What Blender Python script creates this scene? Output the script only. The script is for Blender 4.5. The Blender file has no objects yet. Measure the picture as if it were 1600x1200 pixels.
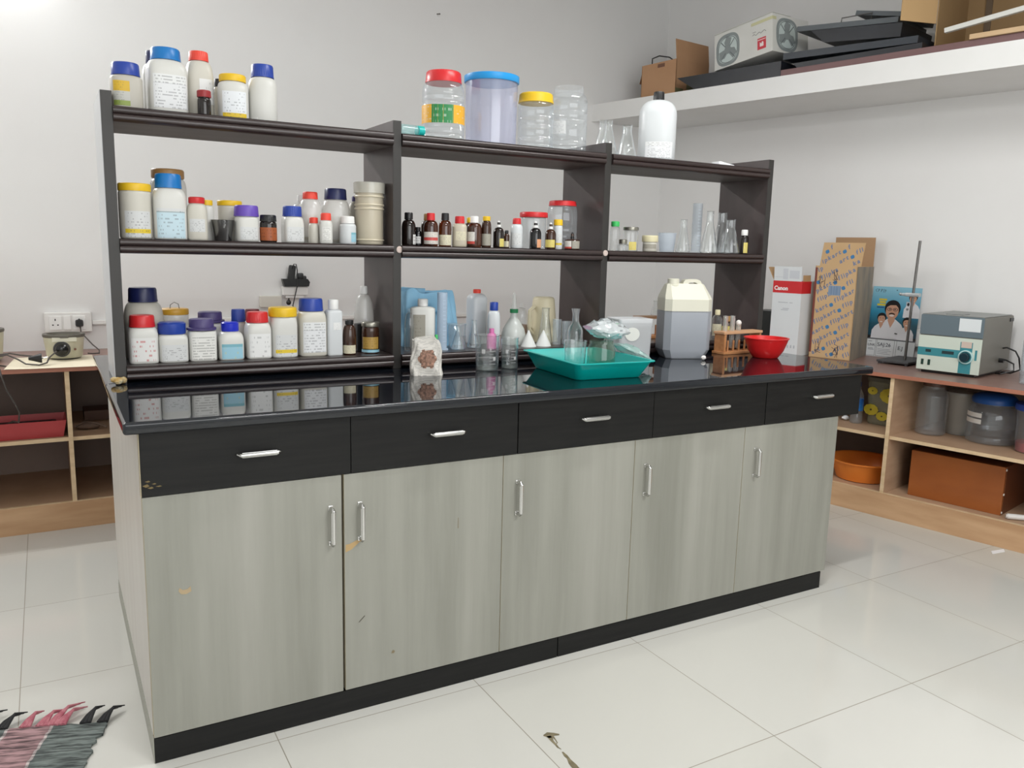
import bpy, bmesh, math, random
from mathutils import Vector, Matrix
random.seed(7)
SC = bpy.context.scene
COL = SC.collection
PI = math.pi

# ------------------------------------------------------------------ materials
def lin(c):
    return tuple(((v/255.0)/12.92 if v/255.0 <= .04045 else ((v/255.0+.055)/1.055)**2.4) for v in c)
MATS = {}
def new_mat(name):
    m = bpy.data.materials.new(name); m.use_nodes = True
    nt = m.node_tree; nt.nodes.clear()
    out = nt.nodes.new('ShaderNodeOutputMaterial')
    return m, nt, out
def nd(nt, typ, **kw):
    n = nt.nodes.new(typ)
    for k, v in kw.items():
        if k.startswith('i_'): n.inputs[k[2:].replace('_', ' ')].default_value = v
        else: setattr(n, k, v)
    return n
def pm(name, rgb, rough=.5, metal=0., spec=.5, var=0., scale=6., stretch=(1, 1, 1), rgb2=None, bump=0., trans=0., coat=0.):
    """principled material; var/rgb2 add procedural variation along object coordinates"""
    if name in MATS: return MATS[name]
    m, nt, out = new_mat(name)
    b = nd(nt, 'ShaderNodeBsdfPrincipled')
    b.inputs['Base Color'].default_value = (*lin(rgb), 1)
    b.inputs['Roughness'].default_value = rough
    b.inputs['Metallic'].default_value = metal
    b.inputs['Specular IOR Level'].default_value = spec
    b.inputs['Coat Weight'].default_value = coat
    nt.links.new(b.outputs[0], out.inputs[0])
    if rgb2 is not None or bump:
        tc = nd(nt, 'ShaderNodeTexCoord'); mp = nd(nt, 'ShaderNodeMapping')
        mp.inputs['Scale'].default_value = stretch
        nt.links.new(tc.outputs['Object'], mp.inputs[0])
        nz = nd(nt, 'ShaderNodeTexNoise'); nz.inputs['Scale'].default_value = scale; nz.inputs['Detail'].default_value = 5
        nt.links.new(mp.outputs[0], nz.inputs['Vector'])
        if rgb2 is not None:
            rp = nd(nt, 'ShaderNodeValToRGB')
            rp.color_ramp.elements[0].position = .36; rp.color_ramp.elements[0].color = (*lin(rgb), 1)
            rp.color_ramp.elements[1].position = .66; rp.color_ramp.elements[1].color = (*lin(rgb2), 1)
            nt.links.new(nz.outputs[0], rp.inputs[0]); nt.links.new(rp.outputs[0], b.inputs['Base Color'])
        if bump:
            bp = nd(nt, 'ShaderNodeBump'); bp.inputs['Strength'].default_value = bump; bp.inputs['Distance'].default_value = .01
            nt.links.new(nz.outputs[0], bp.inputs['Height']); nt.links.new(bp.outputs[0], b.inputs['Normal'])
    MATS[name] = m
    return m
def clear(name, tint=(1, 1, 1), lo=.04, hi=.55, haze=.03, hazec=(230, 235, 238), rough=.04, pw=2.6):
    """thin clear glass or plastic: tinted see-through with reflection rising at glancing angles, a little haze"""
    if name in MATS: return MATS[name]
    m, nt, out = new_mat(name)
    tr = nd(nt, 'ShaderNodeBsdfTransparent'); tr.inputs[0].default_value = (*tint, 1)
    gl = nd(nt, 'ShaderNodeBsdfGlossy'); gl.inputs['Roughness'].default_value = rough; gl.inputs[0].default_value = (.95, .97, 1, 1)
    df = nd(nt, 'ShaderNodeBsdfDiffuse'); df.inputs[0].default_value = (*lin(hazec), 1)
    lw = nd(nt, 'ShaderNodeLayerWeight'); lw.inputs[0].default_value = .5
    p = nd(nt, 'ShaderNodeMath', operation='POWER'); p.inputs[1].default_value = pw
    nt.links.new(lw.outputs['Facing'], p.inputs[0])
    mr = nd(nt, 'ShaderNodeMapRange'); mr.inputs['To Min'].default_value = lo; mr.inputs['To Max'].default_value = hi
    nt.links.new(p.outputs[0], mr.inputs[0])
    m1 = nd(nt, 'ShaderNodeMixShader'); m1.inputs[0].default_value = haze
    nt.links.new(tr.outputs[0], m1.inputs[1]); nt.links.new(df.outputs[0], m1.inputs[2])
    m2 = nd(nt, 'ShaderNodeMixShader')
    nt.links.new(mr.outputs[0], m2.inputs[0]); nt.links.new(m1.outputs[0], m2.inputs[1]); nt.links.new(gl.outputs[0], m2.inputs[2])
    nt.links.new(m2.outputs[0], out.inputs[0])
    MATS[name] = m
    return m
def printed(name, bands, ink=(70, 70, 80), rows=9, dens=.56, amount=.42, rough=.45):
    """paper label: bands = [(height, rgb), ...] from the bottom up, with rows of small dark print"""
    if name in MATS: return MATS[name]
    m, nt, out = new_mat(name)
    b = nd(nt, 'ShaderNodeBsdfPrincipled'); b.inputs['Roughness'].default_value = rough
    uv = nd(nt, 'ShaderNodeTexCoord'); sp = nd(nt, 'ShaderNodeSeparateXYZ'); nt.links.new(uv.outputs['UV'], sp.inputs[0])
    rp = nd(nt, 'ShaderNodeValToRGB'); rp.color_ramp.interpolation = 'CONSTANT'
    els = rp.color_ramp.elements
    while len(els) < len(bands): els.new(.5)
    for e, (h, c) in zip(els, bands): e.position = h; e.color = (*lin(c), 1)
    if len(bands) == 1: els[1].position = 1; els[1].color = (*lin(bands[0][1]), 1)
    nt.links.new(sp.outputs['Y'], rp.inputs[0])
    def mt(op, a, bb):
        n = nd(nt, 'ShaderNodeMath', operation=op)
        for i, s in enumerate((a, bb)):
            if isinstance(s, (int, float)): n.inputs[i].default_value = s
            elif s is not None: nt.links.new(s, n.inputs[i])
        return n.outputs[0]
    vr = mt('MULTIPLY', sp.outputs['Y'], rows); fr = mt('FRACT', vr, None); fl = mt('FLOOR', vr, None)
    cb = nd(nt, 'ShaderNodeCombineXYZ')
    nt.links.new(mt('MULTIPLY', sp.outputs['X'], 16.), cb.inputs[0]); nt.links.new(mt('MULTIPLY', fl, 5.37), cb.inputs[1])
    nz = nd(nt, 'ShaderNodeTexNoise'); nz.inputs['Scale'].default_value = 1.; nt.links.new(cb.outputs[0], nz.inputs['Vector'])
    k = mt('MULTIPLY', mt('GREATER_THAN', nz.outputs[0], dens), mt('LESS_THAN', fr, .42))
    k = mt('MULTIPLY', k, mt('MULTIPLY', mt('GREATER_THAN', sp.outputs['X'], .1), mt('LESS_THAN', sp.outputs['X'], .88)))
    k = mt('MULTIPLY', k, amount)
    mx = nd(nt, 'ShaderNodeMixRGB'); mx.inputs[2].default_value = (*lin(ink), 1)
    nt.links.new(k, mx.inputs[0]); nt.links.new(rp.outputs[0], mx.inputs[1]); nt.links.new(mx.outputs[0], b.inputs['Base Color'])
    nt.links.new(b.outputs[0], out.inputs[0])
    MATS[name] = m
    return m

# ------------------------------------------------------------------ mesh builder
class MB:
    def __init__(s):
        s.bm = bmesh.new(); s.uv = s.bm.loops.layers.uv.new('UVMap'); s.mats = []; s.wn = False
    def mi(s, mat):
        if mat is None: return 0
        if mat not in s.mats: s.mats.append(mat)
        return s.mats.index(mat)
    def face(s, vs, mat=None, uvs=None):
        try: f = s.bm.faces.new(vs)
        except ValueError: return None
        f.material_index = s.mi(mat)
        if uvs:
            for l, u in zip(f.loops, uvs): l[s.uv].uv = u
        return f
    def box(s, x0, x1, y0, y1, z0, z1, bev=0, mat=None, M=None, seg=2):
        vs = [s.bm.verts.new((x, y, z)) for x in (x0, x1) for y in (y0, y1) for z in (z0, z1)]
        q = [(0, 1, 3, 2), (4, 6, 7, 5), (0, 4, 5, 1), (2, 3, 7, 6), (0, 2, 6, 4), (1, 5, 7, 3)]
        fs = [s.face([vs[i] for i in f], mat, [(0, 0), (0, 1), (1, 1), (1, 0)]) for f in q]
        allv = vs
        if bev:
            s.wn = True
            es = list({e for f in fs for e in f.edges})
            r = bmesh.ops.bevel(s.bm, geom=es, offset=bev, segments=seg, affect='EDGES', profile=.5)
            allv = list({v for f in r['faces'] for v in f.verts} | {v for v in vs if v.is_valid})
        if M is not None: bmesh.ops.transform(s.bm, matrix=M, verts=allv)
        return s
    def rings(s, rings, closed=True, mat=None, cap0=True, cap1=True):
        """rings: list of lists of points of equal length, skinned in order"""
        R = [[s.bm.verts.new(p) for p in r] for r in rings]
        n = len(R[0]); m = len(R)
        for j in range(m-1):
            for i in range(n if closed else n-1):
                k = (i+1) % n
                s.face([R[j][i], R[j][k], R[j+1][k], R[j+1][i]], mat,
                       [(i/(n-1 if not closed else n), j/(m-1)), ((i+1)/(n-1 if not closed else n), j/(m-1)),
                        ((i+1)/(n-1 if not closed else n), (j+1)/(m-1)), (i/(n-1 if not closed else n), (j+1)/(m-1))])
        if closed and cap0: s.face(list(reversed(R[0])), mat)
        if closed and cap1: s.face(R[-1], mat)
        return s
    def loft(s, secs, seg=40, mat=None, cap0=True, cap1=True, M=None, ribs=0, rib=0., asp=1.):
        """secs: (z, halfwidth, exponent) superellipse sections"""
        rs = []
        for z, w, n in secs:
            r = []
            for i in range(seg):
                a = 2*PI*i/seg
                c, d = math.cos(a), math.sin(a)
                ww = w - (rib if ribs and (i % 2) else 0)
                p = Vector((ww*math.copysign(abs(c)**(2/n), c), ww*asp*math.copysign(abs(d)**(2/n), d), z))
                r.append(M @ p if M is not None else p)
            rs.append(r)
        return s.rings(rs, True, mat, cap0, cap1)
    def patch(s, z0, z1, w, n, a0, a1, mat=None, asp=1., off=.0006, seg=16, w2=None):
        """a label wrapped on the front of a body (angles in degrees, -90 faces local -y)"""
        rs = []
        for k, z in enumerate((z0, z1)):
            r = []
            W = w if (w2 is None or k == 0) else w2
            for i in range(seg+1):
                a = math.radians(a0+(a1-a0)*i/seg); c, d = math.cos(a), math.sin(a)
                p = Vector((W*math.copysign(abs(c)**(2/n), c), W*asp*math.copysign(abs(d)**(2/n), d), z))
                q = p.copy(); q.z = 0; q.normalize(); r.append(p + q*off)
            rs.append(r)
        return s.rings(rs, False, mat)
    def lathe(s, prof, seg=40, mat=None, M=None):
        """profile of (radius, z); ends with radius 0 are closed"""
        rs = []
        for r, z in prof:
            ring = [Vector((max(r, 1e-5)*math.cos(2*PI*i/seg), max(r, 1e-5)*math.sin(2*PI*i/seg), z)) for i in range(seg)]
            rs.append([M @ p for p in ring] if M is not None else ring)
        s.rings(rs, True, mat, prof[0][0] < 1e-4, prof[-1][0] < 1e-4)
        return s
    def tube(s, pts, r, seg=8, mat=None, closed=False):
        pts = [Vector(p) for p in pts]; rs = []
        up = Vector((0, 0, 1)); n = len(pts)
        prev = None
        for i, p in enumerate(pts):
            t = (pts[min(i+1, n-1)]-pts[max(i-1, 0)]).normalized()
            if prev is None:
                a = t.orthogonal().normalized()
            else:
                a = (prev - t*prev.dot(t)); a = a.normalized() if a.length > 1e-6 else t.orthogonal().normalized()
            prev = a; b = t.cross(a)
            rr = r[i] if isinstance(r, (list, tuple)) else r
            rs.append([p + (a*math.cos(2*PI*k/seg)+b*math.sin(2*PI*k/seg))*rr for k in range(seg)])
        return s.rings(rs, True, mat)
    def prism(s, pts, z0, z1, mat=None, M=None):
        """2-D outline (counter clockwise) extruded along z"""
        a = [Vector((x, y, z0)) for x, y in pts]; b = [Vector((x, y, z1)) for x, y in pts]
        if M is not None: a = [M @ p for p in a]; b = [M @ p for p in b]
        return s.rings([a, b], True, mat)
    def ball(s, c, rx, ry, rz, mat=None, u=16, v=10, jit=0.):
        c = Vector(c); rs = []
        for j in range(v+1):
            t = -PI/2+PI*j/v
            rs.append([c+Vector((rx*max(math.cos(t), 1e-3)*math.cos(2*PI*i/u), ry*max(math.cos(t), 1e-3)*math.sin(2*PI*i/u), rz*math.sin(t)))*(1+random.uniform(-jit, jit)) for i in range(u)])
        return s.rings(rs, True, mat)
    def build(s, name, mat=None, parent=None, sharp=38):
        bmesh.ops.recalc_face_normals(s.bm, faces=s.bm.faces)
        wn = s.wn
        lim = math.radians(sharp)
        for e in s.bm.edges:
            e.smooth = not (len(e.link_faces) == 2 and e.calc_face_angle(0) > lim)
        for f in s.bm.faces: f.smooth = True
        me = bpy.data.meshes.new(name); s.bm.to_mesh(me); s.bm.free()
        if mat is not None: me.materials.append(mat)
        else:
            for m in s.mats: me.materials.append(m)
        o = bpy.data.objects.new(name, me); COL.objects.link(o)
        if wn:
            w = o.modifiers.new('weighted_normals', 'WEIGHTED_NORMAL'); w.keep_sharp = True
        if parent is not None: o.parent = parent
        return o
def tag(o, label=None, cat=None, group=None, kind=None):
    if label: o['label'] = label
    if cat: o['category'] = cat
    if group: o['group'] = group
    if kind: o['kind'] = kind
    return o
def thing(name, label, cat, loc=(0, 0, 0), rz=0., group=None, rot=None):
    o = bpy.data.objects.new(name, None); COL.objects.link(o)
    o.empty_display_size = .05
    o.location = loc; o.rotation_euler = rot if rot else (0, 0, rz)
    return tag(o, label, cat, group)
def struct(o): o['kind'] = 'structure'; return o
def lettering(name, text, size, mat, parent, M, bold=0., italic=0., align='LEFT', depth=.0002):
    cu = bpy.data.curves.new(name, 'FONT'); cu.body = text; cu.size = size; cu.extrude = depth; cu.offset = bold; cu.shear = italic
    cu.align_x = align; cu.resolution_u = 3
    t = bpy.data.objects.new(name+'_curve', cu); COL.objects.link(t)
    bpy.context.view_layer.update()
    me = bpy.data.meshes.new_from_object(t.evaluated_get(bpy.context.evaluated_depsgraph_get()))
    bpy.data.objects.remove(t); bpy.data.curves.remove(cu)
    me.transform(M); me.materials.clear(); me.materials.append(mat); me.name = name
    o = bpy.data.objects.new(name, me); COL.objects.link(o); o.parent = parent
    return o
FRONT = Matrix.Rotation(PI/2, 4, 'X')            # lays xy lettering upright, facing local -y
def T(x, y, z): return Matrix.Translation((x, y, z))
def RZ(a): return Matrix.Rotation(a, 4, 'Z')
def RX(a): return Matrix.Rotation(a, 4, 'X')
def RY(a): return Matrix.Rotation(a, 4, 'Y')

# ------------------------------------------------------------------ camera, world, light
cam_d = bpy.data.cameras.new('camera'); cam = bpy.data.objects.new('camera', cam_d); COL.objects.link(cam)
cam_d.sensor_width = 36; cam_d.sensor_fit = 'HORIZONTAL'; cam_d.lens = 28.635; cam_d.clip_start = .05
cr, cu_, cb_, cp = (0.8698, -0.4927, 0.0241), (0.0599, 0.1539, 0.9863), (-0.4897, -0.8565, 0.1633), (-0.1656, -2.0512, 1.3002)
cam.matrix_world = Matrix(((cr[0], cu_[0], cb_[0], cp[0]), (cr[1], cu_[1], cb_[1], cp[1]), (cr[2], cu_[2], cb_[2], cp[2]), (0, 0, 0, 1)))
SC.camera = cam
SC.view_settings.view_transform = 'Standard'; SC.view_settings.look = 'None'
SC.view_settings.gamma = 1; SC.view_settings.use_curve_mapping = False
SC.view_settings.exposure = 0.22
SC.cycles.transparent_max_bounces = 48
SC.cycles.max_bounces = 10
SC.cycles.sample_clamp_indirect = 6
world = bpy.data.worlds.new('world'); SC.world = world; world.use_nodes = True
world.node_tree.nodes['Background'].inputs[0].default_value = (.75, .8, .9, 1)
world.node_tree.nodes['Background'].inputs[1].default_value = .2

# room corner between the back wall and the slanted right-hand wall, and its local frame:
# x runs along the wall towards the viewer, y runs into the wall
WX, WY = 3.706, 2.65
WANG = math.radians(-77.589)
SD = Vector((math.cos(WANG), math.sin(WANG), 0)); NW = Vector((-math.sin(WANG), math.cos(WANG), 0))
def RW(s, d, z): return Vector((WX, WY, 0)) + SD*s - NW*d + Vector((0, 0, z))

# ---- shell
wall_m = pm('wall_paint', (236, 236, 235), .75, spec=.2, rgb2=(233, 232, 231), scale=1.4, bump=.02)
ceil_m = pm('ceiling_paint', (240, 240, 239), .8, spec=.2)
LX, FY, HZ = -2.1, -4.4, 3.05
END = RW(7.3, 0, 0)
def wall(name, a, b, z0, z1, t=.12, mat=None):
    a = Vector((*a, 0)); b = Vector((*b, 0)); d = (b-a).normalized(); nrm = Vector((d.y, -d.x, 0))
    m = MB(); pts = [a, b, b+nrm*t, a+nrm*t]
    m.prism([(p.x, p.y) for p in pts], z0, z1)
    return struct(m.build(name, mat or wall_m))
wall('wall_back', (WX+.12, WY), (LX, WY), 0, HZ)
wall('wall_right', (END.x, END.y), (WX, WY), 0, HZ)
wall('wall_left', (LX, WY), (LX, FY), 0, HZ)
wall('wall_front', (LX, FY), (END.x, FY), 0, HZ)
def floor_mat():
    m, nt, out = new_mat('floor_tile')
    tc = nd(nt, 'ShaderNodeTexCoord'); mp = nd(nt, 'ShaderNodeMapping')
    mp.inputs['Location'].default_value = (.303, .0391, 0)
    nt.links.new(tc.outputs['Object'], mp.inputs[0])
    br = nd(nt, 'ShaderNodeTexBrick', offset=0., squash=1.)
    for k, v in (('Scale', 1.), ('Mortar Size', .0014), ('Mortar Smooth', .1), ('Bias', 0.), ('Brick Width', .6), ('Row Height', .6)): br.inputs[k].default_value = v
    br.inputs['Color1'].default_value = (*lin((210, 209, 203)), 1); br.inputs['Color2'].default_value = (*lin((207, 206, 199)), 1)
    br.inputs['Mortar'].default_value = (*lin((150, 144, 132)), 1)
    nt.links.new(mp.outputs[0], br.inputs[0])
    nz = nd(nt, 'ShaderNodeTexNoise'); nz.inputs['Scale'].default_value = 1.7; nt.links.new(mp.outputs[0], nz.inputs[0])
    mx = nd(nt, 'ShaderNodeMixRGB', blend_type='MULTIPLY'); mx.inputs[0].default_value = .1
    nt.links.new(br.outputs[0], mx.inputs[1]); nt.links.new(nz.outputs[0], mx.inputs[2])
    b = nd(nt, 'ShaderNodeBsdfPrincipled'); nt.links.new(mx.outputs[0], b.inputs['Base Color'])
    mr = nd(nt, 'ShaderNodeMapRange'); mr.inputs['To Min'].default_value = .1; mr.inputs['To Max'].default_value = .6
    nt.links.new(br.outputs['Fac'], mr.inputs[0]); nt.links.new(mr.outputs[0], b.inputs['Roughness'])
    b.inputs['Specular IOR Level'].default_value = .4
    nt.links.new(b.outputs[0], out.inputs[0])
    return m
m = MB(); m.prism([(LX-.1, FY-.1), (END.x+.1, FY-.1), (END.x+.1, END.y), (WX+.2, WY+.1), (LX-.1, WY+.1)], -.05, 0)
struct(m.build('floor', floor_mat()))
m = MB(); m.prism([(LX-.1, FY-.1), (END.x+.1, FY-.1), (END.x+.1, END.y), (WX+.2, WY+.1), (LX-.1, WY+.1)], HZ, HZ+.05)
struct(m.build('ceiling', ceil_m))
# high concrete ledge along the right-hand wall
ledge_m = pm('ledge_paint', (238, 238, 237), .6, spec=.3, rgb2=(234, 234, 232), scale=3)
SH_T, SH_B, SH_D = 2.268, 2.158, .6
m = MB()
m.prism([(-.15, 0), (-.15, -SH_D), (4.6, -SH_D), (4.6, 0)], SH_B, SH_T)
led = struct(m.build('trim_1', ledge_m)); led.location = (WX, WY, 0); led.rotation_euler = (0, 0, WANG)

# ---- lamps: one tube over the back table just above the frame, one on the ceiling, plus two added fills behind the viewer
def area(name, loc, rot, sx, sy, w, col=(1, .97, .93)):
    l = bpy.data.lights.new(name, 'AREA'); l.shape = 'RECTANGLE'; l.size = sx; l.size_y = sy; l.energy = w; l.color = col
    o = bpy.data.objects.new(name, l); COL.objects.link(o); o.location = loc; o.rotation_euler = rot
    return o
def tube_fixture(label, loc, rz, L=1.2, wallm=True):
    t = thing('wall_lamp' if wallm else 'ceiling_lamp', label, 'lamp', loc, rz, 'tube lights')
    m = MB(); m.box(-L/2, L/2, -.02, .03, -.02, .035, .004); m.build('housing', pm('lamp_white', (235, 235, 232), .4), t)
    m = MB()
    if wallm: m.tube([(-L/2+.03, -.05, 0), (L/2-.03, -.05, 0)], .013, 12)
    else: m.tube([(-L/2+.03, 0, -.05), (L/2-.03, 0, -.05)], .013, 12)
    mm, nt, out = new_mat('lamp_tube'); e = nd(nt, 'ShaderNodeEmission'); e.inputs[1].default_value = 12; nt.links.new(e.outputs[0], out.inputs[0])
    m.build('tube', mm, t)
    m = MB()
    for s in (-1, 1): m.box(s*(L/2-.03)-.012, s*(L/2-.03)+.012, -.065 if wallm else -.015, .0, -.018 if wallm else -.065, .018 if wallm else 0)
    m.build('end_holder', pm('lamp_white', (235, 235, 232), .4), t)
tube_fixture('tube light fixed to the back wall above the back table', (-.6, 2.62, 2.56), 0)
tube_fixture('ceiling tube light over the floor in front of the bench', (1.85, -.45, HZ-.035), 0, wallm=False)
area('tube_lamp_back', (-.6, 2.53, 2.56), (math.radians(-82), 0, 0), 1.15, .06, 40, (1, 1, .99))
area('tube_lamp_front', (1.85, -.45, HZ-.11), (0, 0, 0), 1.15, .06, 26, (1, 1, .985))
area('front_fill', (.6, FY+.06, 1.75), (math.radians(90), 0, 0), 3.6, 1.7, 50, (.97, .985, 1))  # unseen broad soft fill, added to light the back wall from the front
area('rear_fill', (1.3, -2.7, HZ-.06), (0, 0, 0), 1.15, .06, 40, (1, 1, .985))  # unseen overhead fill, added to lift the doors and right-hand floor

# ------------------------------------------------------------------ laboratory bench
def laminate(name, c1, c2, c3, rough=.42):
    """pale driftwood laminate with vertical streaks"""
    m, nt, out = new_mat(name)
    tc = nd(nt, 'ShaderNodeTexCoord'); mp = nd(nt, 'ShaderNodeMapping'); mp.inputs['Scale'].default_value = (6.5, 6.5, .4)
    nt.links.new(tc.outputs['Object'], mp.inputs[0])
    n1 = nd(nt, 'ShaderNodeTexNoise'); n1.inputs['Scale'].default_value = 1.; n1.inputs['Detail'].default_value = 6; n1.inputs['Roughness'].default_value = .62
    nt.links.new(mp.outputs[0], n1.inputs[0])
    rp = nd(nt, 'ShaderNodeValToRGB'); e = rp.color_ramp.elements
    e[0].position = .3; e[0].color = (*lin(c1), 1); e[1].position = .72; e[1].color = (*lin(c3), 1)
    x = e.new(.5); x.color = (*lin(c2), 1)
    nt.links.new(n1.outputs[0], rp.inputs[0])
    b = nd(nt, 'ShaderNodeBsdfPrincipled'); b.inputs['Roughness'].default_value = rough
    nt.links.new(rp.outputs[0], b.inputs['Base Color']); nt.links.new(b.outputs[0], out.inputs[0])
    return m
lam = laminate('driftwood_laminate', (130, 130, 121), (147, 147, 138), (160, 159, 151))
side_m = pm('cream_laminate', (212, 209, 202), .4, rgb2=(206, 202, 195), scale=2, stretch=(6, 6, .6))
blackwood = pm('black_laminate', (24, 24, 24), .45, rgb2=(30, 30, 29), scale=9, stretch=(.5, 6, 8), spec=.22, bump=.05)
chrome = pm('chrome', (205, 205, 203), .2, 1.)
edge_m = pm('edge_strip', (170, 160, 135), .6)
bench = thing('lab_bench', 'long laboratory bench with black drawer fronts over five grey wood-grain doors', 'bench', (0, 0, 0))
m = MB()
m.box(.019, 2.444, .019, 1.109, .069, .695); m.box(.019, 2.572, .019, 1.109, .695, .854)
m.build('carcass', pm('carcass_board', (120, 112, 100), .6), bench)
for a, b in ((.019, .5435), (.5475, 1.127)):
    m = MB(); m.box(0, .0185, a, b, .069, .854, .001); m.build('side_panel', side_m, bench)
m = MB(); m.box(2.4445, 2.462, .019, 1.127, .069, .695, .001); m.build('side_panel', side_m, bench)
m = MB(); m.box(.019, 2.444, 1.109, 1.127, .069, .854, .001); m.build('back_panel', side_m, bench)
for a, b in ((0.0, 1.2), (1.203, 2.44)):
    m = MB(); m.box(a, b, 0.001, 1.12, 0, .0675, .001); m.build('plinth', blackwood, bench)
m = MB(); m.box(-.0012, .0004, .002, 1.119, .0005, .0672); m.build('plinth_reflection', pm('floor_sheen', (160, 160, 149), .45), bench)  # floor's reflection on the dark plinth end, put into a paler sheet
def bow_handle(parent, x, z, L, vertical):
    m = MB(); h = L/2
    pts = [(-h, 0), (-h, -.02), (-h+.005, -.026), (h-.005, -.026), (h, -.02), (h, 0)]
    P = [Vector((0, y, a)) if vertical else Vector((a, y, 0)) for a, y in pts]
    m.tube([p+Vector((x, 0, z)) for p in P], [.0052, .0055, .006, .006, .0055, .0052], 10)
    for s in (-1, 1):
        c = Vector((x, 0, z+s*h)) if vertical else Vector((x+s*h, 0, z))
        m.box(c.x-.007, c.x+.007, -.003, .001, c.z-.007, c.z+.007, .002)
    if vertical: m.box(x-.007, x+.007, -.0285, -.0235, z-h+.006, z+h-.006, .002)
    else: m.box(x-h+.006, x+h-.006, -.0285, -.0235, z-.007, z+.007, .002)
    o = m.build('handle', chrome, parent); o['label'] = 'chrome bow handle'
DW = .4924
hp = [(0.4586, 0.5578), (0.5398, 0.5583), (1.0346, 0.5597), (1.524, 0.5565), (2.0256, 0.5604)]
for i in range(5):
    m = MB(); a, b = i*DW+(.0035 if i == 1 else .001), (i+1)*DW-(.0035 if i == 0 else .001)
    m.box(a, b, 0, .0182, .070, .6945, .0012)
    o = m.build('door', lam, bench); bow_handle(o, hp[i][0], hp[i][1], .098, True)
    m = MB(); m.box(a-.0004, a+.0002, .0005, .018, .0705, .694); m.build('edge_band', edge_m, o)
DR = .51452
dp = [(0.2724, 0.7808), (0.7935, 0.7848), (1.303, 0.786), (1.8141, 0.7839), (2.3409, 0.7853)]
for i in range(5):
    m = MB(); a, b = i*DR+.0008, (i+1)*DR-.0008
    if i == 2: a += .0015
    if i == 4: a += .0015
    m.box(a, b, -.004, .0182, .6965, .8535, .0012)
    o = m.build('drawer', blackwood, bench); bow_handle(o, dp[i][0], dp[i][1], .1, False)
m = MB(); m.box(-.0012, .0004, -.0038, .018, .697, .853); m.build('edge_band', edge_m, bench)
# knocks and stains on the doors
m = MB()
for px, pz, w, h in ((0.0874, 0.4466, .03, .018),):
    m.prism([(px-w/2, pz), (px-w*.3, pz-h*.5), (px+w*.1, pz-h*.6), (px+w*.5, pz-h*.3), (px+w*.45, pz+h*.45), (px+w*.2, pz+h*.1), (px-w*.15, pz+h*.05), (px-w*.4, pz+h*.45)], .0004, .0008, M=RX(PI/2))
m.build('brown_stain', pm('tea_stain', (172, 152, 120), .5), bench)
m = MB()
x, z = 0.513, 0.4931
m.prism([(x-.015, z-.018), (x+.002, z-.012), (x+.028, z+.008), (x+.024, z+.014), (x-.004, z+.004), (x-.014, z+.004)], .0004, .0008, M=RX(PI/2))
m.build('brown_stain', pm('wood_stain', (178, 150, 105), .5), bench)
m = MB()
x, z = 0.5425, 0.2731
m.prism([(x-.009, z-.008), (x-.006, z-.008), (x+.010, z+.007), (x+.009, z+.009)], .0004, .0008, M=RX(PI/2))
m.build('scratch', pm('scratch_dark', (70, 62, 52), .6), bench)
m = MB()
for px, py, r in ((614,1019,.004), (729,832,.003), (717,818,.003), (716,810,.002)):
    pass
x, z = 0.6355, 0.1535
m.prism([(x-.005, z-.004), (x+.003, z-.005), (x+.006, z+.001), (x+.001, z+.005), (x-.003, z+.002)], .0004, .0008, M=RX(PI/2))
x, z = 0.8377, 0.5122
m.prism([(x-.001, z-.02), (x+.001, z-.02), (x+.0008, z+.012), (x-.0006, z+.012)], .0004, .0008, M=RX(PI/2))
m.build('knock_mark', pm('knock_brown', (128, 115, 92), .6), bench)
m = MB()
x, z = 0.0168, 0.7249
for dx, dz, w, h in ((-.006, 0, .016, .009), (.004, -.006, .014, .006), (.022, -.004, .014, .004), (-.002, .010, .012, .005), (.012, .003, .01, .004)):
    m.prism([(x+dx-w/2, z+dz), (x+dx, z+dz-h/2), (x+dx+w/2, z+dz-h*.2), (x+dx+w*.2, z+dz+h*.4)], .0043, .0047, M=RX(PI/2))
m.build('chipped_patch', pm('chip_tan', (116, 100, 62), .7), bench)

def granite():
    m, nt, out = new_mat('black_granite')
    tc = nd(nt, 'ShaderNodeTexCoord'); nz = nd(nt, 'ShaderNodeTexNoise'); nz.inputs['Scale'].default_value = 260; nz.inputs['Detail'].default_value = 3
    nt.links.new(tc.outputs['Object'], nz.inputs[0])
    rp = nd(nt, 'ShaderNodeValToRGB'); e = rp.color_ramp.elements
    e[0].position = .5; e[0].color = (.005, .007, .011, 1); e[1].position = .8; e[1].color = (.013, .017, .023, 1)
    nt.links.new(nz.outputs[0], rp.inputs[0])
    b = nd(nt, 'ShaderNodeBsdfPrincipled'); nt.links.new(rp.outputs[0], b.inputs['Base Color'])
    b.inputs['Roughness'].default_value = .025; b.inputs['IOR'].default_value = 1.6
    n2 = nd(nt, 'ShaderNodeTexNoise'); n2.inputs['Scale'].default_value = 5; nt.links.new(tc.outputs['Object'], n2.inputs[0])
    bp = nd(nt, 'ShaderNodeBump'); bp.inputs['Strength'].default_value = .012; bp.inputs['Distance'].default_value = .01
    nt.links.new(n2.outputs[0], bp.inputs['Height']); nt.links.new(bp.outputs[0], b.inputs['Normal'])
    nt.links.new(b.outputs[0], out.inputs[0])
    return m
gran = granite()
m = MB(); m.box(-.034, 2.605, -.03, .5585, .855, .885, .008, seg=4)
tag(m.build('countertop', gran), 'polished black granite countertop along the front of the bench', 'countertop')
m = MB(); m.box(-.034, 2.605, .5605, 1.235, .855, .885, .008, seg=4)
tag(m.build('countertop', gran), 'polished black granite slab behind the bottle rack', 'countertop')

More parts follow.
